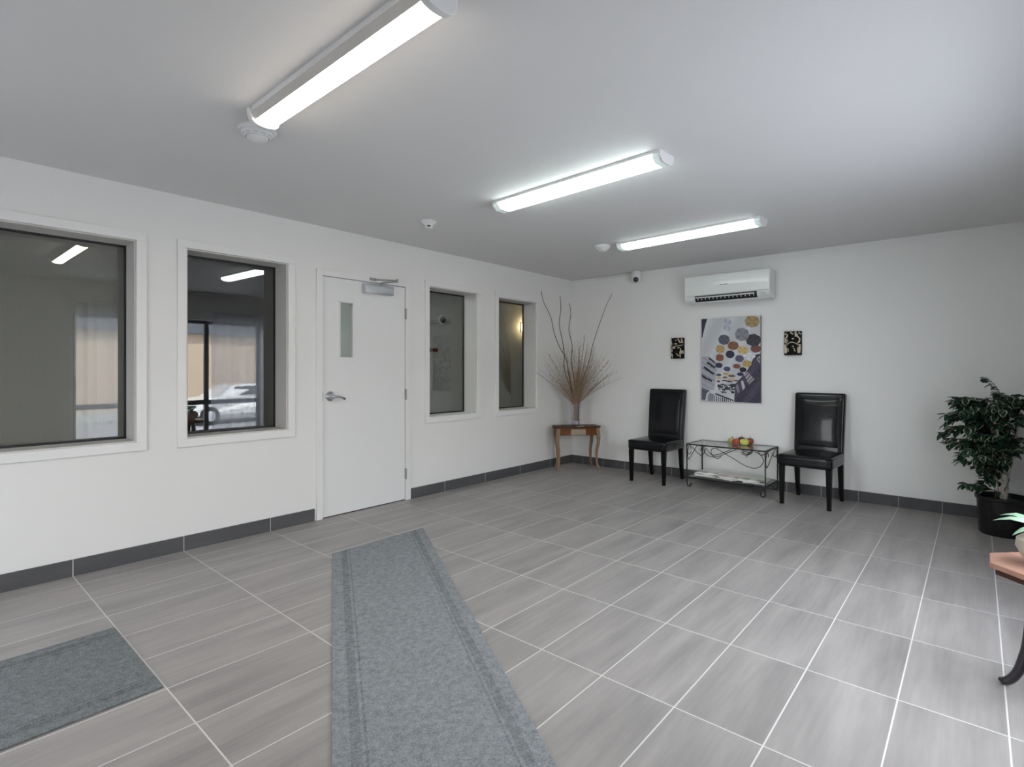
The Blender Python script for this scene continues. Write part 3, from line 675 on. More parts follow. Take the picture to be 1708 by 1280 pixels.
# ------------------------------------------------------------------ glass table
GT = (-1.915, 5.655)
def build_glass_table():
    hx, hy, zt, zs = .387, .207, .452, .108
    t = thing('coffee_table', 'low wrought-iron table with glass top, scrollwork and magazine shelf', 'table', (*GT, 0))
    mb = MB(); r = .0075
    for z in (zt-.006, zs-.006):
        for a in ((-hx, hx, -hy-r, -hy+r), (-hx, hx, hy-r, hy+r), (-hx-r, -hx+r, -hy, hy), (hx-r, hx+r, -hy, hy)): mb.box(*a, z-.006, z+.006)
    mb.build('frame', M_iron, t)
    mb = MB(); mb.box(-hx+r, hx-r, -hy+r, hy-r, zt-.006, zt); mb.build('glass_top', M_glass, t)
    mb = MB(); mb.box(-hx+r, hx-r, -hy+r, hy-r, zs-.006, zs); mb.build('glass_shelf', M_glass, t)
    for sx in (-1, 1):
        for sy in (-1, 1):
            mb = MB(); x, y = sx*hx, sy*hy; pts = []; rr = []
            for k in range(25): pts.append((x+.0012*math.sin(k*2), y+.0012*math.cos(k*2), zt-.01-(zt-.06)*k/24)); rr.append(.0055+.0014*(k % 2))
            for k in range(1, 10): a = PI*k/9*1.02; pts.append((x-sx*.022*(1-math.cos(a)), y, .042-.0355*math.sin(a)+.0)); rr.append(.0055)
            pts = [(p[0], p[1], max(p[2], .0058)) for p in pts]
            mb.tube(pts, rr, n=6); mb.build('leg', M_iron, t)
    # scrolls under the top; long sides (front and back), u in -hx..hx, w downwards
    def bez(P, n=18):
        out = []
        for i in range(0, len(P)-1):
            p0 = P[max(i-1, 0)]; p1 = P[i]; p2 = P[i+1]; p3 = P[min(i+2, len(P)-1)]
            for k in range(n//3):
                s = k/(n//3); out.append(tuple(.5*((2*p1[c])+(-p0[c]+p2[c])*s+(2*p0[c]-5*p1[c]+4*p2[c]-p3[c])*s*s+(-p0[c]+3*p1[c]-3*p2[c]+p3[c])*s**3) for c in (0, 1)))
        out.append(P[-1]); return out
    # px in the photo crop -> front plane (x 170..1330, y from top edge)
    def Q(L): return [(-hx+(a-170)/1155*2*hx, -b*.00063) for a, b in L]
    F1 = Q([(240, 15), (300, 80), (370, 140), (410, 148), (445, 100), (462, 30)])
    F2 = Q([(475, 20), (510, 80), (570, 125), (660, 105), (750, 60), (845, 10)])
    F3 = Q([(700, 130), (650, 175), (590, 150), (548, 90), (560, 35), (610, 12), (680, 40), (780, 95), (900, 160), (1040, 235), (1170, 262), (1260, 220), (1300, 130), (1260, 50), (1180, 10)])
    F4 = Q([(1010, 15), (1040, 50), (1100, 62), (1150, 20)]); F5 = Q([(1070, 105), (1085, 50), (1130, 14)]); F6 = Q([(240, 95), (220, 150), (185, 130), (172, 60)])
    for sy in (-1, 1):
        mb = MB()
        for L in (F1, F2, F3, F4, F5, F6): mb.tube([(u*(1 if sy < 0 else -1), sy*hy, zt-.014+wv) for u, wv in bez(L)], .0034, n=6)
        mb.build('scrollwork', M_iron, t)
    for sx in (-1, 1):
        mb = MB()
        for L in ([(-.10, -.06), (-.135, -.005), (-.172, -.04), (-.188, -.10), (-.165, -.155), (-.12, -.14), (0.05, -.04), (.16, -.004)], [(.188, -.02), (.19, -.08), (.155, -.10)]):
            mb.tube([(sx*hx, u, zt-.014+wv) for u, wv in bez(L)], .0034, n=6)
        mb.build('scrollwork', M_iron, t)
    return zt, zs
ZT, ZS = build_glass_table()
def magazine(x, y, z, w, d, th, rz, cover, label, sag=0):
    t = thing('magazine', label, 'magazine', (x, y, z), rz, 'magazines on the glass shelf')
    mb = MB(); mb.box(-w/2, w/2, -d/2, d/2, .0006, th-.0006); mb.build('pages', M_paper, t)
    mb = MB(); mb.box(-w/2-.001, w/2+.001, -d/2-.001, d/2+.001, 0, .0006); mb.box(-w/2-.001, w/2+.001, -d/2-.001, d/2+.001, th-.0006, th); mb.box(-w/2-.0014, -w/2-.0004, -d/2, d/2, 0, th); mb.build('cover', cover, t)
M_paper = mat('paper_edges', (.80, .80, .78), .7)
def cover_mat(c1, c2, sc):
    m = bpy.data.materials.new('magazine_cover'); m.use_nodes = True; n = m.node_tree; b = n.nodes['Principled BSDF']; b.inputs['Roughness'].default_value = .3
    tc = N(n, 'ShaderNodeTexCoord'); vo = N(n, 'ShaderNodeTexVoronoi', distance='CHEBYCHEV'); vo.inputs['Scale'].default_value = sc; n.links.new(tc.outputs['Object'], vo.inputs[0])
    rp = N(n, 'ShaderNodeValToRGB'); rp.color_ramp.interpolation = 'CONSTANT'; rp.color_ramp.elements[0].color = (*c1, 1); rp.color_ramp.elements[1].position = .62; rp.color_ramp.elements[1].color = (*c2, 1)
    n.links.new(vo.outputs['Color'], rp.inputs[0]); n.links.new(rp.outputs[0], b.inputs[0]); return m
CV = [cover_mat((.70, .69, .66), (.40, .36, .32), 14), cover_mat((.74, .74, .73), (.62, .60, .58), 10), cover_mat((.64, .66, .68), (.20, .34, .50), 12), cover_mat((.68, .60, .57), (.46, .33, .32), 12), cover_mat((.60, .64, .52), (.18, .24, .14), 12), cover_mat((.72, .72, .70), (.10, .11, .13), 16)]
rnd = random.Random(11)
ORD = ['bottom', 'second from the bottom', 'third from the bottom', 'fourth from the bottom', 'topmost']
for px_, py_, n_, cs, nm in ((-.225, .0, 5, [2, 1, 0, 1, 0], 'left pile'), (.01, .0, 4, [1, 0, 3, 3], 'middle pile'), (.225, -.01, 3, [5, 1, 4], 'right pile')):
    z = ZS
    for k in range(n_):
        th = rnd.uniform(.006, .011); o = ORD[k] if k < n_-1 else 'topmost'
        cn = {0: 'pale patterned', 1: 'white', 2: 'pale blue-grey', 3: 'rosy pale', 4: 'green-grey', 5: 'white and dark'}[cs[k]]
        magazine(GT[0]+px_+rnd.uniform(-.016, .016), GT[1]+py_+rnd.uniform(-.02, .02), z+.0001, .205, .275, th, rnd.uniform(-.28, .28), CV[cs[k]], '%s magazine on the glass shelf, %s of the %s' % (cn, o, nm)); z += th+.0002
def fruit(name, x, y, r, h, col, col2, label, cat, rough=.18):
    t = thing(name, label, cat, (x, y, ZT))
    m = bpy.data.materials.new(name+'_skin'); m.use_nodes = True; n = m.node_tree; b = n.nodes['Principled BSDF']; b.inputs['Roughness'].default_value = rough; b.inputs['Coat Weight'].default_value = .5
    tc = N(n, 'ShaderNodeTexCoord'); no = N(n, 'ShaderNodeTexNoise'); no.inputs['Scale'].default_value = 22; n.links.new(tc.outputs['Object'], no.inputs[0])
    mx = N(n, 'ShaderNodeMix', data_type='RGBA'); mx.inputs[6].default_value = (*col, 1); mx.inputs[7].default_value = (*col2, 1); n.links.new(no.outputs[0], mx.inputs[0]); n.links.new(mx.outputs[2], b.inputs[0])
    pr = [(0, .003), (r*.3, 0), (r*.62, h*.08), (r*.9, h*.3), (r, h*.55), (r*.92, h*.8), (r*.62, h*.97), (r*.3, h), (r*.1, h*.93), (0, h*.88)]
    mb = MB(); mb.lathe(pr, n=28); mb.build('fruit_flesh', m, t, smooth=180)
    mb = MB(); mb.tube([(0, 0, h*.87), (.002, .001, h*.98), (.006, .002, h*1.12+.006)], [.0035, .0028, .0034], n=7); mb.build('stem', M_black, t, smooth=60)
    return t
fruit('green_apple', -1.952, 5.775, .036, .060, (.42, .46, .13), (.55, .50, .16), 'small pale green fruit at the left end of the fruit group', 'fruit')
fruit('red_apple', -1.892, 5.720, .038, .058, (.40, .02, .015), (.55, .10, .04), 'shiny red apple at the front of the fruit group on the glass table', 'fruit')
fruit('dark_red_plum', -1.862, 5.795, .036, .072, (.08, .006, .012), (.16, .01, .02), 'dark red plum standing behind the red apple on the glass table', 'fruit')
fruit('yellow_apple', -1.808, 5.722, .045, .062, (.62, .60, .10), (.55, .62, .12), 'large yellow-green apple, biggest of the fruit on the glass table', 'fruit', .4)
fruit('red_apple', -1.778, 5.798, .040, .066, (.20, .015, .01), (.30, .04, .02), 'dark red apple behind the yellow one, right end of the fruit group', 'fruit')

# ------------------------------------------------------------------ corner table, vase and dried arrangement
def wood(name, c1, c2, sc=(3, 40, 40), rough=.45, coat=.0):
    m = bpy.data.materials.new(name); m.use_nodes = True; n = m.node_tree; b = n.nodes['Principled BSDF']; b.inputs['Roughness'].default_value = rough; b.inputs['Coat Weight'].default_value = coat; b.inputs['Specular IOR Level'].default_value = .25
    tc = N(n, 'ShaderNodeTexCoord'); mp = N(n, 'ShaderNodeMapping'); mp.inputs['Scale'].default_value = sc; n.links.new(tc.outputs['Object'], mp.inputs[0])
    no = N(n, 'ShaderNodeTexNoise'); no.inputs['Scale'].default_value = 1.5; no.inputs['Detail'].default_value = 6; n.links.new(mp.outputs[0], no.inputs[0])
    mx = N(n, 'ShaderNodeMix', data_type='RGBA'); mx.inputs[6].default_value = (*c1, 1); mx.inputs[7].default_value = (*c2, 1); n.links.new(no.outputs[0], mx.inputs[0]); n.links.new(mx.outputs[2], b.inputs[0]); return m
def cabriole(mb, x, y, zt, dx, dy, s=1.0, n=14):
    """S-curved leg from (x,y,zt) that bulges out at the knee, narrows and kicks out at the foot"""
    pts, rr = [], []
    for k in range(n+1):
        v = k/n; z = zt*(1-v)
        o = .016*math.sin(min(v*1.9, 1)*PI)-.012*math.sin(max(0, (v-.35)/.65)*PI)+.030*max(0, (v-.8)/.2)**2
        pts.append((x+dx*o*s, y+dy*o*s, max(z, .004))); rr.append((.027-.012*v+(.003 if v < .25 else 0) - (.002 if .7 < v < .92 else 0))*s)
    mb.tube(pts, rr, n=4)
CT = (-3.770, 5.535); CTR = math.atan2(.757, .654)
def build_corner_table():
    t = thing('console_table', 'small wooden corner table with curved legs and inlaid drawer front', 'table', (*CT, 0), CTR)
    Mt = wood('dark_top_wood', (.045, .024, .015), (.080, .040, .022), rough=.5, coat=.0)
    Mg = wood('tan_leg_wood', (.20, .115, .065), (.33, .215, .135), (30, 30, 4))
    Mb = wood('brown_apron_wood', (.10, .030, .008), (.20, .070, .016))
    Mp = wood('pale_inlay_wood', (.30, .235, .18), (.38, .31, .24))
    out = [(-.305, -.06), (-.240, -.135), (-.08, -.150), (.08, -.150), (.240, -.135), (.305, -.06), (.27, .12), (-.27, .12)]
    mb = MB(); mb.prism(out, 2, .515, .533); mb.build('table_top', Mt, t, bevel=.004)
    mb = MB(); mb.prism([(a*.985, b*.98) for a, b in out], 2, .508, .515); mb.build('top_moulding', Mb, t)
    ap = [(-.262, -.105), (-.215, -.120), (-.085, -.128), (.085, -.128), (.215, -.120), (.262, -.105), (.235, .10), (-.235, .10)]
    mb = MB(); mb.prism(ap, 2, .425, .508); apn = mb.build('apron', Mb, t)
    mb = MB(); mb.box(-.092, .092, -.133, -.124, .430, .502); dr = mb.build('drawer_front', Mp, t, bevel=.002)
    for sx in (-1, 1):
        for y, dy, hx in ((-.112, -.7, .245), (.085, .5, .222)):
            mb = MB(); cabriole(mb, sx*hx, y, .508, sx*.7, dy); mb.build('leg', Mg, t, smooth=60)
build_corner_table()
CF = Vector((-math.sin(YAW), math.cos(YAW), 0))
VB = Vector((CT[0], CT[1], .533))
dv = VB.dot(CF)
def build_vase():
    o = thing('vase', 'fluted clear glass vase of dried branches on the corner table', 'vase', VB)
    m = bpy.data.materials.new('violet_glass'); m.use_nodes = True; n = m.node_tree; n.nodes.clear()
    out = N(n, 'ShaderNodeOutputMaterial'); mx = N(n, 'ShaderNodeMixShader'); tr = N(n, 'ShaderNodeBsdfTransparent'); g = N(n, 'ShaderNodeBsdfGlossy'); lw = N(n, 'ShaderNodeLayerWeight'); lw.inputs[0].default_value = .35
    tr.inputs[0].default_value = (.94, .93, .95, 1); g.inputs[0].default_value = (.88, .87, .9, 1); g.inputs['Roughness'].default_value = .08
    ad = math_n(n, 'MULTIPLY_ADD', lw.outputs['Facing'], .75, .10); n.links.new(ad, mx.inputs[0]); n.links.new(tr.outputs[0], mx.inputs[1]); n.links.new(g.outputs[0], mx.inputs[2]); n.links.new(mx.outputs[0], out.inputs[0])
    mb = MB(); prof = [(.058, .0), (.060, .004), (.056, .03), (.057, .1), (.062, .17), (.069, .24), (.074, .278)]
    inn = [(r-.005, z) for r, z in prof[::-1][:-2]]+[(.050, .018), (0, .016)]
    mb.lathe([(0, 0)]+prof+inn, n=40)
    for v in mb.b.verts:
        r = math.hypot(v.co.x, v.co.y)
        if r > .02: k = 1+.035*math.cos(10*math.atan2(v.co.y, v.co.x)); v.co.x *= k; v.co.y *= k
    mb.build('vase_glass', m, o, smooth=180)
    mb = MB(); mb.lathe([(0, .0175), (.049, .0185), (.0495, .06), (0, .061)], n=24); mb.build('glass_gravel', mat('gravel_violet', (.50, .48, .56), .4, bump=1, bscale=90, var=.5, vscale=80), o)
build_vase()
M_twig = mat('grey_twig', (.07, .062, .058), .7)
M_straw = mat('dried_straw', (.30, .205, .13), .8, var=.3, vscale=30)
M_bud = mat('dried_bud', (.25, .21, .17), .8)
def pix(pts, d0, d1):
    out = []; y0, y1 = pts[-1][1], pts[0][1]
    for a, b in pts:
        k = (y0-b)/(y0-y1); out.append(cr(880+a/3.367, 440+b/3.367, d0+(d1-d0)*k**1.3))
    return out
def smooth_path(P, m=5):
    out = []
    for i in range(len(P)-1):
        p0, p1, p2, p3 = P[max(i-1, 0)], P[i], P[i+1], P[min(i+2, len(P)-1)]
        for k in range(m):
            s = k/m; out.append(.5*((2*p1)+(-p0+p2)*s+(2*p0-5*p1+4*p2-p3)*s*s+(-p0+3*p1-3*p2+p3)*s**3))
    out.append(P[-1]); return out
TW4 = [([(77,155),(90,215),(130,300),(150,390),(180,470),(215,530),(230,620),(246,700),(262,775)], 6.15, 'curly grey twig in the vase, leaning furthest left'),
       ([(182,182),(187,250),(178,340),(195,430),(206,500),(206,590),(232,680),(266,775)], 6.35, 'curly grey twig in the vase, second from the left'),
       ([(233,222),(243,280),(232,370),(250,460),(247,560),(262,650),(276,775)], 6.45, 'shortest curly grey twig, upright in the middle of the vase'),
       ([(475,170),(440,240),(400,350),(365,460),(340,570),(310,660),(290,775)], 6.30, 'straight dark twig in the vase leaning right towards the camera')]
rnd = random.Random(8)
for k, (p, d1, lab) in enumerate(TW4):
    P = pix(p, dv, d1); mb = MB(); foot = VB + Vector((-.02+.014*k, .01*(k-1), .062)); sp = smooth_path(P+[foot])
    mb.tube(sp, [.0030+.0025*(i/len(sp)) for i in range(len(sp))], n=6)
    tag(mb.build('curly_branch', M_twig, smooth=60), lab, 'branch', 'curly twigs in the vase')
RV = Vector((math.cos(YAW), math.sin(YAW), 0))
def stem_path(ang, ln, toward, bend, foot):
    """a stem rising from the vase mouth; ang: sideways lean, toward: lean to the camera"""
    P = []; m0 = VB+Vector((0, 0, .27))+RV*(ang*.045)-CF*(toward*.03)
    for k in range(9):
        s = k/8; d = (RV*math.sin(ang*(1+bend*s)) + Vector((0, 0, 1))*math.cos(ang*(1+bend*s)) - CF*toward)
        P.append(m0+d.normalized()*ln*s)
    return [foot]+P
STEMS = [(-.75, .62, .25), (-.42, .70, .12), (-.20, .74, .20), (.02, .72, .3), (.10, .85, .1), (.30, .58, .25), (.52, .66, .22), (-.60, .50, .3), (.66, .52, .3)]
NM = ['lowest on the far left', 'third from the left', 'left of the middle', 'middle, leaning to the camera', 'tallest, at the middle', 'right of the middle', 'second from the right', 'second from the left', 'furthest right']
for k, (a, ln, tw) in enumerate(STEMS):
    t = thing('dried_flower_stem', 'dried tan stem with small grey buds, %s' % NM[k], 'dried flower', VB, group='budded dried stems in the vase'); T = Matrix.Translation(-VB)
    P = smooth_path(stem_path(a, ln, tw, .15, VB+Vector((.02*math.cos(k*2), .02*math.sin(k*2), .062))), 3)
    mb = MB(); mb.tube(P, .0016, n=5); mb.build('stem', M_straw, t, M=T)
    mb = MB()
    for q in P[len(P)//2::1]:
        for _ in range(2):
            c = q+Vector([rnd.uniform(-.014, .014) for _ in range(3)]); r = rnd.uniform(.003, .0055)
            mb.lathe([(0, -r), (r*.8, -r*.5), (r, 0), (r*.8, r*.6), (0, r)], c=c, n=6); mb.tube([q, c], .0007, n=3)
    mb.build('buds', M_bud, t, M=T)
mb = MB()
for k in range(210):
    a = max(-.80, min(.78, rnd.gauss(0, .40))); ln = rnd.uniform(.30, .80)*(1-.2*abs(a)); tw = rnd.uniform(-.02, .42)
    P = stem_path(a, ln, tw, rnd.uniform(-.1, .3), VB+Vector((rnd.uniform(-.035, .035), rnd.uniform(-.035, .035), .062)))
    for q in P:
        q.x = max(q.x, XL+.012); q.y = min(q.y, YB-.012)
    mb.tube(P, [.0019-.0012*i/len(P) for i in range(len(P))], n=3)
    for q in P[4:]:
        for _ in range(2):
            e = q+Vector([rnd.uniform(-.022, .022) for _ in range(2)]+[rnd.uniform(.01, .05)]); e.x = max(e.x, XL+.012); e.y = min(e.y, YB-.012)
            mb.tube([q, e], [.0007, .0004], n=3, cap=False)
tag(mb.build('dried_grass', M_straw, recalc=False), 'spray of fine tan dried grasses fanning out of the glass vase', 'dried grass', kind='stuff')
mb = MB(); mb.box(-.045, .045, -.02, .02, 0, .004, M=Matrix.Translation((CT[0]+.10, CT[1]-.05, .5335)) @ Matrix.Rotation(CTR+.15, 4, 'Z'))
tag(mb.build('small_card', mat('card_yellow', (.50, .50, .28), .6)), 'small yellowish card lying at the foot of the glass vase', 'card')

# ------------------------------------------------------------------ runners
def carpet_mat(name, w, base):
    """grey loop pile with darker border lines along the two long edges (object x across, 0..w)"""
    m = bpy.data.materials.new(name); m.use_nodes = True; n = m.node_tree; b = n.nodes['Principled BSDF']; b.inputs['Roughness'].default_value = .95; b.inputs['Specular IOR Level'].default_value = .1
    tc = N(n, 'ShaderNodeTexCoord'); sp = N(n, 'ShaderNodeSeparateXYZ'); n.links.new(tc.outputs['Object'], sp.inputs[0])
    no = N(n, 'ShaderNodeTexNoise'); no.inputs['Scale'].default_value = 190; no.inputs['Detail'].default_value = 3; n.links.new(tc.outputs['Object'], no.inputs[0])
    n2 = N(n, 'ShaderNodeTexNoise'); n2.inputs['Scale'].default_value = 38; n2.inputs['Detail'].default_value = 4; n.links.new(tc.outputs['Object'], n2.inputs[0])
    e = math_n(n, 'MINIMUM', sp.outputs[0], math_n(n, 'SUBTRACT', w, sp.outputs[0]))
    l1 = math_n(n, 'LESS_THAN', math_n(n, 'ABSOLUTE', math_n(n, 'SUBTRACT', e, .075)), .018)
    l2 = math_n(n, 'LESS_THAN', math_n(n, 'ABSOLUTE', math_n(n, 'SUBTRACT', e, .108)), .004)
    l = math_n(n, 'MULTIPLY', math_n(n, 'ADD', l1, l2), .13)
    k = math_n(n, 'SUBTRACT', math_n(n, 'ADD', math_n(n, 'MULTIPLY', no.outputs[0], .9), math_n(n, 'MULTIPLY', n2.outputs[0], .55)), l)
    mr = N(n, 'ShaderNodeMapRange'); mr.inputs['From Min'].default_value = .35; mr.inputs['From Max'].default_value = 1.05; mr.inputs['To Min'].default_value = .45; mr.inputs['To Max'].default_value = 1.5; n.links.new(k, mr.inputs[0])
    mx = N(n, 'ShaderNodeMix', data_type='RGBA', blend_type='MULTIPLY'); mx.inputs[0].default_value = 1; mx.inputs[6].default_value = (*base, 1); n.links.new(mr.outputs[0], mx.inputs[7]); n.links.new(mx.outputs[2], b.inputs[0])
    bp = N(n, 'ShaderNodeBump'); bp.inputs['Strength'].default_value = .7; bp.inputs['Distance'].default_value = .004; n.links.new(no.outputs[0], bp.inputs['Height']); n.links.new(bp.outputs[0], b.inputs['Normal'])
    return m
def runner(P, name, label, base):
    """P: left-far, right-far, right-near, left-near floor corners; local y runs along the strip"""
    a, b, c, d = [Vector((*p, 0)) for p in P]
    ydir = (a-d).normalized(); xdir = Vector((ydir.y, -ydir.x, 0)); w_ = (b-a).dot(xdir); org = d
    R = Matrix((xdir, ydir, Vector((0, 0, 1)))).transposed().to_4x4(); Mx = Matrix.Translation(org) @ R; Mi = Mx.inverted()
    mb = MB(); L = [Mi @ v for v in (a, b, c, d)]; mb.prism([(v.x, v.y) for v in L][::-1], 2, .0, .007)
    o = mb.build(name, carpet_mat(name+'_pile', w_, base), bevel=.002); o.matrix_world = Mx
    tag(o, label, 'rug')
dr_ = Vector((1.729, -1.017)).normalized()
A0, B0 = Vector((-3.237, 1.897)), Vector((-3.236, 2.665)); Lr = 3.05
runner([A0, B0, B0+dr_*Lr, A0+dr_*Lr], 'carpet_runner', 'long grey carpet runner lying diagonally towards the white door', (.245, .258, .272))
runner([(-3.095, .672), (-2.375, .672), (-2.375, YF+.05), (-3.095, YF+.05)], 'floor_mat', 'grey carpet mat at the lower left ending at a tile joint', (.18, .195, .20))

# ------------------------------------------------------------------ potted ficus in the right back corner
def build_ficus():
    P0 = Vector((.148, 5.43, 0)); t = thing('potted_ficus', 'bushy variegated ficus tree in a black pot by the back wall, right corner', 'plant', P0)
    mb = MB(); mb.lathe([(0, 0), (.135, 0), (.140, .01), (.152, .255), (.160, .256), (.163, .262), (.163, .283), (.157, .285), (.150, .270), (.148, .235), (0, .235)], n=40, sx=1, sy=1)
    pot = mb.build('plant_pot', mat('pot_black', (.008, .008, .010), .4), t, smooth=True)
    mb = MB(); mb.lathe([(0, .265), (.06, .262), (.145, .245), (.146, .236), (0, .236)], n=30)
    mb.build('soil_moss', mat('moss', (.035, .05, .035), .9, bump=1, bscale=60, var=.5, vscale=40), t)
    Mt = bpy.data.materials.new('birch_bark'); Mt.use_nodes = True; n = Mt.node_tree; b = n.nodes['Principled BSDF']; b.inputs['Roughness'].default_value = .8
    tc = N(n, 'ShaderNodeTexCoord'); mp = N(n, 'ShaderNodeMapping'); mp.inputs['Scale'].default_value = (22, 22, 9); n.links.new(tc.outputs['Object'], mp.inputs[0]); no = N(n, 'ShaderNodeTexNoise'); no.inputs['Scale'].default_value = 2; n.links.new(mp.outputs[0], no.inputs[0])
    rp = N(n, 'ShaderNodeValToRGB'); rp.color_ramp.elements[0].position = .38; rp.color_ramp.elements[0].color = (.07, .055, .05, 1); rp.color_ramp.elements[1].position = .5; rp.color_ramp.elements[1].color = (.50, .46, .40, 1); n.links.new(no.outputs[0], rp.inputs[0]); n.links.new(rp.outputs[0], b.inputs[0])
    rnd = random.Random(21); tops = []
    for k, (x, y, r) in enumerate(((.0, -.02, .021), (-.045, .02, .015), (.03, .03, .014))):
        mb = MB(); pts = []
        for j in range(15):
            s = j/14; pts.append((x+.018*math.sin(s*5+k*2)+(.04*s*(k-1)), y+.018*math.cos(s*4.4+k), .245+s*.70))
        mb.tube(pts, [r*(1-.5*j/14) for j in range(15)], n=10); mb.build('trunk', Mt, t, smooth=60); tops.append([Vector(p) for p in pts])
    Ml = mat('leaf_green', (.012, .040, .022), .35, var=.4, vscale=6); Mc = mat('leaf_cream_edge', (.42, .47, .36), .45); Mw = mat('twig_green', (.06, .05, .035), .7)
    bt = MB(); lf = MB(); bounds = lambda p: (XL < p.x+P0.x < XR-.012) and (p.y+P0.y < YB-.012)
    def leaf(p, d, L):
        d = d.normalized(); up = Vector((rnd.uniform(-.3, .3), rnd.uniform(-.3, .3), 1)); sd = d.cross(up).normalized(); nn = sd.cross(d).normalized()
        W = L*.33; prof = [(0, 0), (.2, .62), (.45, 1), (.7, .8), (.9, .35), (1, 0)]
        mid = [p+d*L*s-nn*L*.22*s*s for s, _ in prof]
        if not all(bounds(q) for q in mid): return False
        cream = rnd.random() < .42
        for sg in (-1, 1):
            inn = [m+sd*sg*W*wd*.72+nn*W*.22*wd for m, (s, wd) in zip(mid, prof)]; o = [m+sd*sg*W*wd+nn*W*.30*wd for m, (s, wd) in zip(mid, prof)]
            if not all(bounds(q) for q in o): return False
            vm = [lf.b.verts.new(q) for q in mid]; vi = [lf.b.verts.new(q) for q in inn[1:-1]]; vo = [lf.b.verts.new(q) for q in o[1:-1]]
            I = [vm[0]]+vi+[vm[-1]]; O = [vm[0]]+vo+[vm[-1]]
            for i in range(5):
                lf.mi = 0; q = []
                for v in (vm[i], vm[i+1], I[i+1], I[i]):
                    if v not in q: q.append(v)
                if len(q) > 2: lf._f(q)
                lf.mi = 1 if cream else 0; q = []
                for v in (I[i], I[i+1], O[i+1], O[i]):
                    if v not in q: q.append(v)
                if len(q) > 2: lf._f(q)
        return True
    for k in range(92):
        tr = tops[rnd.randrange(3)]; s = rnd.uniform(.32, 1); base = tr[int(s*14)]
        if k < 4: s = .14+.04*k; base = tr[int(s*14)]
        ang = rnd.uniform(0, 2*PI)
        if math.cos(ang) > .2 and rnd.random() < .55: ang = PI-ang
        R = rnd.uniform(.10, .27) if s > .4 else rnd.uniform(.10, .2)
        if k % 9 == 0: R = .28; ang = PI+rnd.uniform(-.5, .9)
        top = base+Vector((math.cos(ang)*R*.5, math.sin(ang)*R*.5, .05+.06*s)); end = base+Vector((math.cos(ang)*R, math.sin(ang)*R, rnd.uniform(-.06, .07)+.13*s*(1-R*1.6)))
        if not bounds(end) or not bounds(top): continue
        P = smooth_path([base, top, end], 4); bt.tube(P, [.004-.003*i/len(P) for i in range(len(P))], n=5)
        for i, q in enumerate(P[2:]):
            for _ in range(3 if i < 5 else 4):
                a2 = ang+rnd.uniform(-1.5, 1.5); leaf(q, Vector((math.cos(a2), math.sin(a2), rnd.uniform(-.9, .3))), rnd.uniform(.054, .080))
    # two taller sprays seen above the crown
    for e, m_ in (((-.09, -.10, 1.17), (-.02, -.06, 1.05)), ((.20, -.10, 1.15), (.10, -.05, 1.02))):
        P = smooth_path([tops[0][12], Vector(m_), Vector(e)], 6); bt.tube(P, [.0035-.0025*i/len(P) for i in range(len(P))], n=5)
        if e[0] < 0:
            for q in P[4:]:
                for _ in range(2): a2 = rnd.uniform(2, 4.6); leaf(q, Vector((math.cos(a2), math.sin(a2), rnd.uniform(-.3, .4))), rnd.uniform(.05, .07))
        else: bt.lathe([(0, -.008), (.007, 0), (0, .012)], c=P[-1], n=8)
    bt.build('twigs', Mw, t); lf.build('foliage', [Ml, Mc], t, recalc=False)
build_ficus()

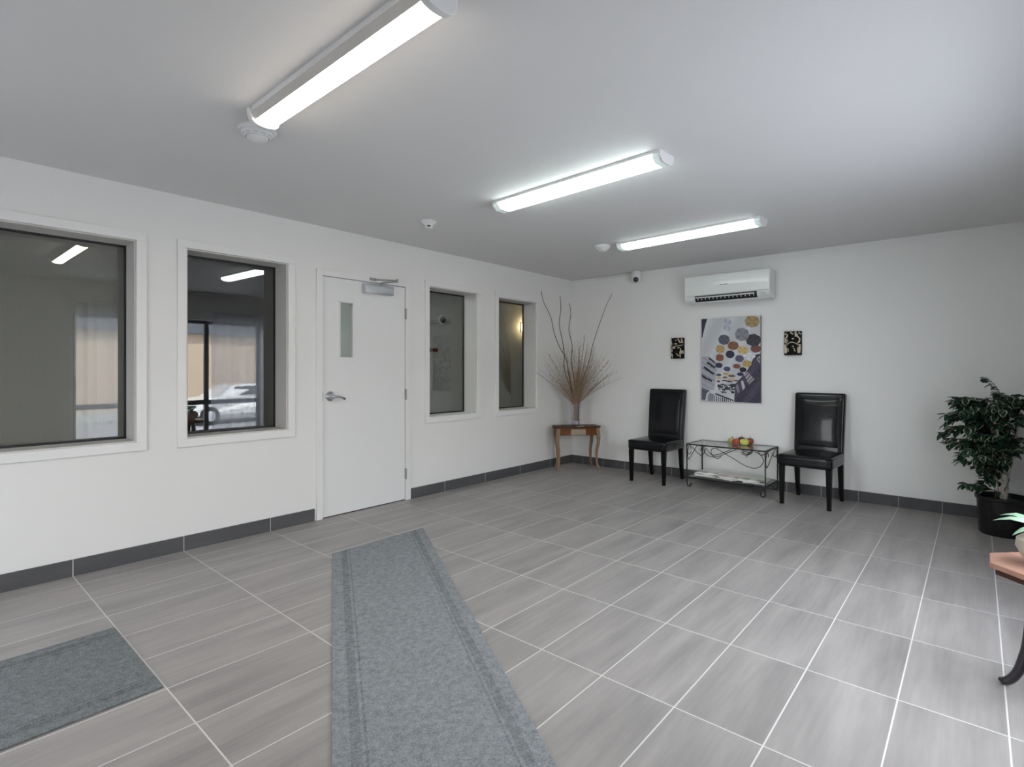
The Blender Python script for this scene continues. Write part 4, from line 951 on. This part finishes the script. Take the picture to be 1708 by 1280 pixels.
# ------------------------------------------------------------------ small octagonal side table with agave by the right wall
def build_side_table():
    cx, cy, zt = .205, 2.825, .492; t = thing('side_table', 'low octagonal side table with reddish-brown top and black scroll legs at the right edge', 'table', (cx, cy, 0))
    Mt = wood('terracotta_top', (.36, .19, .14), (.46, .27, .20), (20, 20, 20), rough=.35)
    R = .182; oc = [(R*math.cos(PI/8+k*PI/4), R*math.sin(PI/8+k*PI/4)) for k in range(8)]
    mb = MB(); mb.prism(oc, 2, zt-.022, zt); mb.build('table_top', Mt, t, bevel=.004)
    mb = MB(); mb.prism([(a*.9, b*.9) for a, b in oc], 2, zt-.045, zt-.022); mb.build('apron', wood('dark_apron', (.05, .02, .015), (.09, .04, .03)), t)
    for k in range(4):
        a = PI*.97+k*PI/2; d = Vector((math.cos(a), math.sin(a), 0)); ctl = [(.030, zt-.04), (.050, .36), (.055, .25), (.062, .17), (.072, .12), (.086, .068), (.106, .030), (.124, .016), (.142, .020)]
        pts = smooth_path([d*r+Vector((0, 0, z)) for r, z in ctl], 4); n = len(pts)
        mb = MB(); mb.tube(pts, [.014+.003*math.sin(PI*i/n)-(.012*max(0, i/n-.86)/.14) for i in range(n)], n=8); mb.build('leg', mat('black_lacquer', (.012, .008, .014), .3, coat=.5) if k == 0 else bpy.data.materials['black_lacquer'], t, smooth=60)
    v = thing('potted_agave', 'pale green spiky agave in a cream bulbous pot on the octagonal side table', 'plant', (cx+.003, cy, zt))
    mb = MB(); mb.lathe([(0, 0), (.048, 0), (.052, .004), (.080, .03), (.098, .065), (.095, .095), (.068, .118), (.064, .124), (.060, .118), (.055, .10), (0, .10)], n=36); mb.build('plant_pot', mat('cream_ceramic', (.55, .50, .42), .45, var=.15, vscale=30), v, smooth=True)
    rnd = random.Random(3); mb = MB()
    M1 = mat('agave_green', (.24, .37, .25), .45, var=.15, vscale=20)
    for k in range(15):
        a = 2.399*k; el = .45+.8*((k % 15)/15); L = .17-.05*(k/15)
        if math.cos(a) < -.2: a = PI-a
        if k in (0, 7, 4): a = {0: PI+.10, 7: PI-.25, 4: PI+.55}[k]; el = {0: .38, 7: .50, 4: .22}[k]; L = {0: .175, 7: .165, 4: .13}[k]
        d = Vector((math.cos(a)*math.cos(el), math.sin(a)*math.cos(el), math.sin(el))); sd = Vector((-math.sin(a), math.cos(a), 0)); nn = d.cross(sd); base = Vector((0, 0, .105)); rows = []
        for s, wd in ((0, .6), (.2, .85), (.45, 1), (.7, .7), (.88, .35), (1, .02)):
            c = base+d*L*s+Vector((0, 0, 1))*(.03*math.sin(s*PI)-.02*s*s); W = .022*wd
            if c.x+cx-.02+W > XR-.01: c.x = XR-.01-W-cx-.003
            rows.append([mb.b.verts.new(c+sd*W), mb.b.verts.new(c+nn*W*.45), mb.b.verts.new(c-sd*W), mb.b.verts.new(c+nn*(W*.45+.004*wd+.0004))])
        for A, B in zip(rows, rows[1:]):
            for i in range(4): mb._f([A[i], A[(i+1) % 4], B[(i+1) % 4], B[i]])
        mb._f(rows[-1])
    mb.build('agave_leaves', M1, v, smooth=60)
build_side_table()

# ------------------------------------------------------------------ behind the small windows
t = thing('wall_lamp', 'small warm wall lamp glowing behind the narrow window nearest the corner', 'lamp', (XC, 7.27, 1.98))
mb = MB(); mb.box(0, .02, -.05, .05, -.08, .08); mb.build('back_plate', M_steel, t)
mb = MB(); mb.lathe([(.001, -.07), (.045, -.07), (.06, .07), (.001, .07)], c=(.075, 0, 0), n=24); mb.build('lamp_shade', emis('warm_lamp_glass', (1, .74, .38), 10), t, smooth=True)
mb = MB(); mb.box(.02, .05, -.012, .012, -.06, -.04); mb.build('bracket', M_steel, t)
t = thing('ceiling_light', 'added square fill light, out of view, brightening the corridor behind the white door', 'ceiling light', ((XC+XL-WT)/2, 3.0, H))  # added lamp, out of view, to brighten the corridor behind the panes
mb = MB(); mb.box(-.2, .2, -.2, .2, -.03, 0); mb.build('housing', M_wmetal, t)
mb = MB(); mb.box(-.18, .18, -.18, .18, -.036, -.03); mb.build('diffuser', emis('corridor_fill_diffuser', (.93, 1, .98), 20), t)
t = thing('dome_camera', 'round dark dome camera on the corridor wall behind the third window', 'camera', (XC, 5.37, 1.98))
mb = MB(); mb.lathe([(0, 0), (.07, 0), (.07, .02), (.06, .03), (0, .03)], n=28, M=Matrix.Rotation(PI/2, 4, 'Y')); mb.build('base', M_white, t, smooth=True)
mb = MB(); mb.lathe([(.052, .03), (.048, .05), (.035, .068), (.015, .077), (0, .078)], n=28, M=Matrix.Rotation(PI/2, 4, 'Y')); mb.build('dome', M_lensb, t, smooth=True)
t = thing('wall_sign', 'narrow red and black strip on the corridor wall behind the third window', 'sign', (XC, 5.15, 1.52))
mb = MB(); mb.box(0, .012, -.16, .14, -.028, .028); mb.build('red_strip', mat('sign_red', (.30, .05, .04), .5), t)
mb = MB(); mb.box(.012, .014, -.12, .11, -.008, .01); mb.build('black_band', M_black, t)
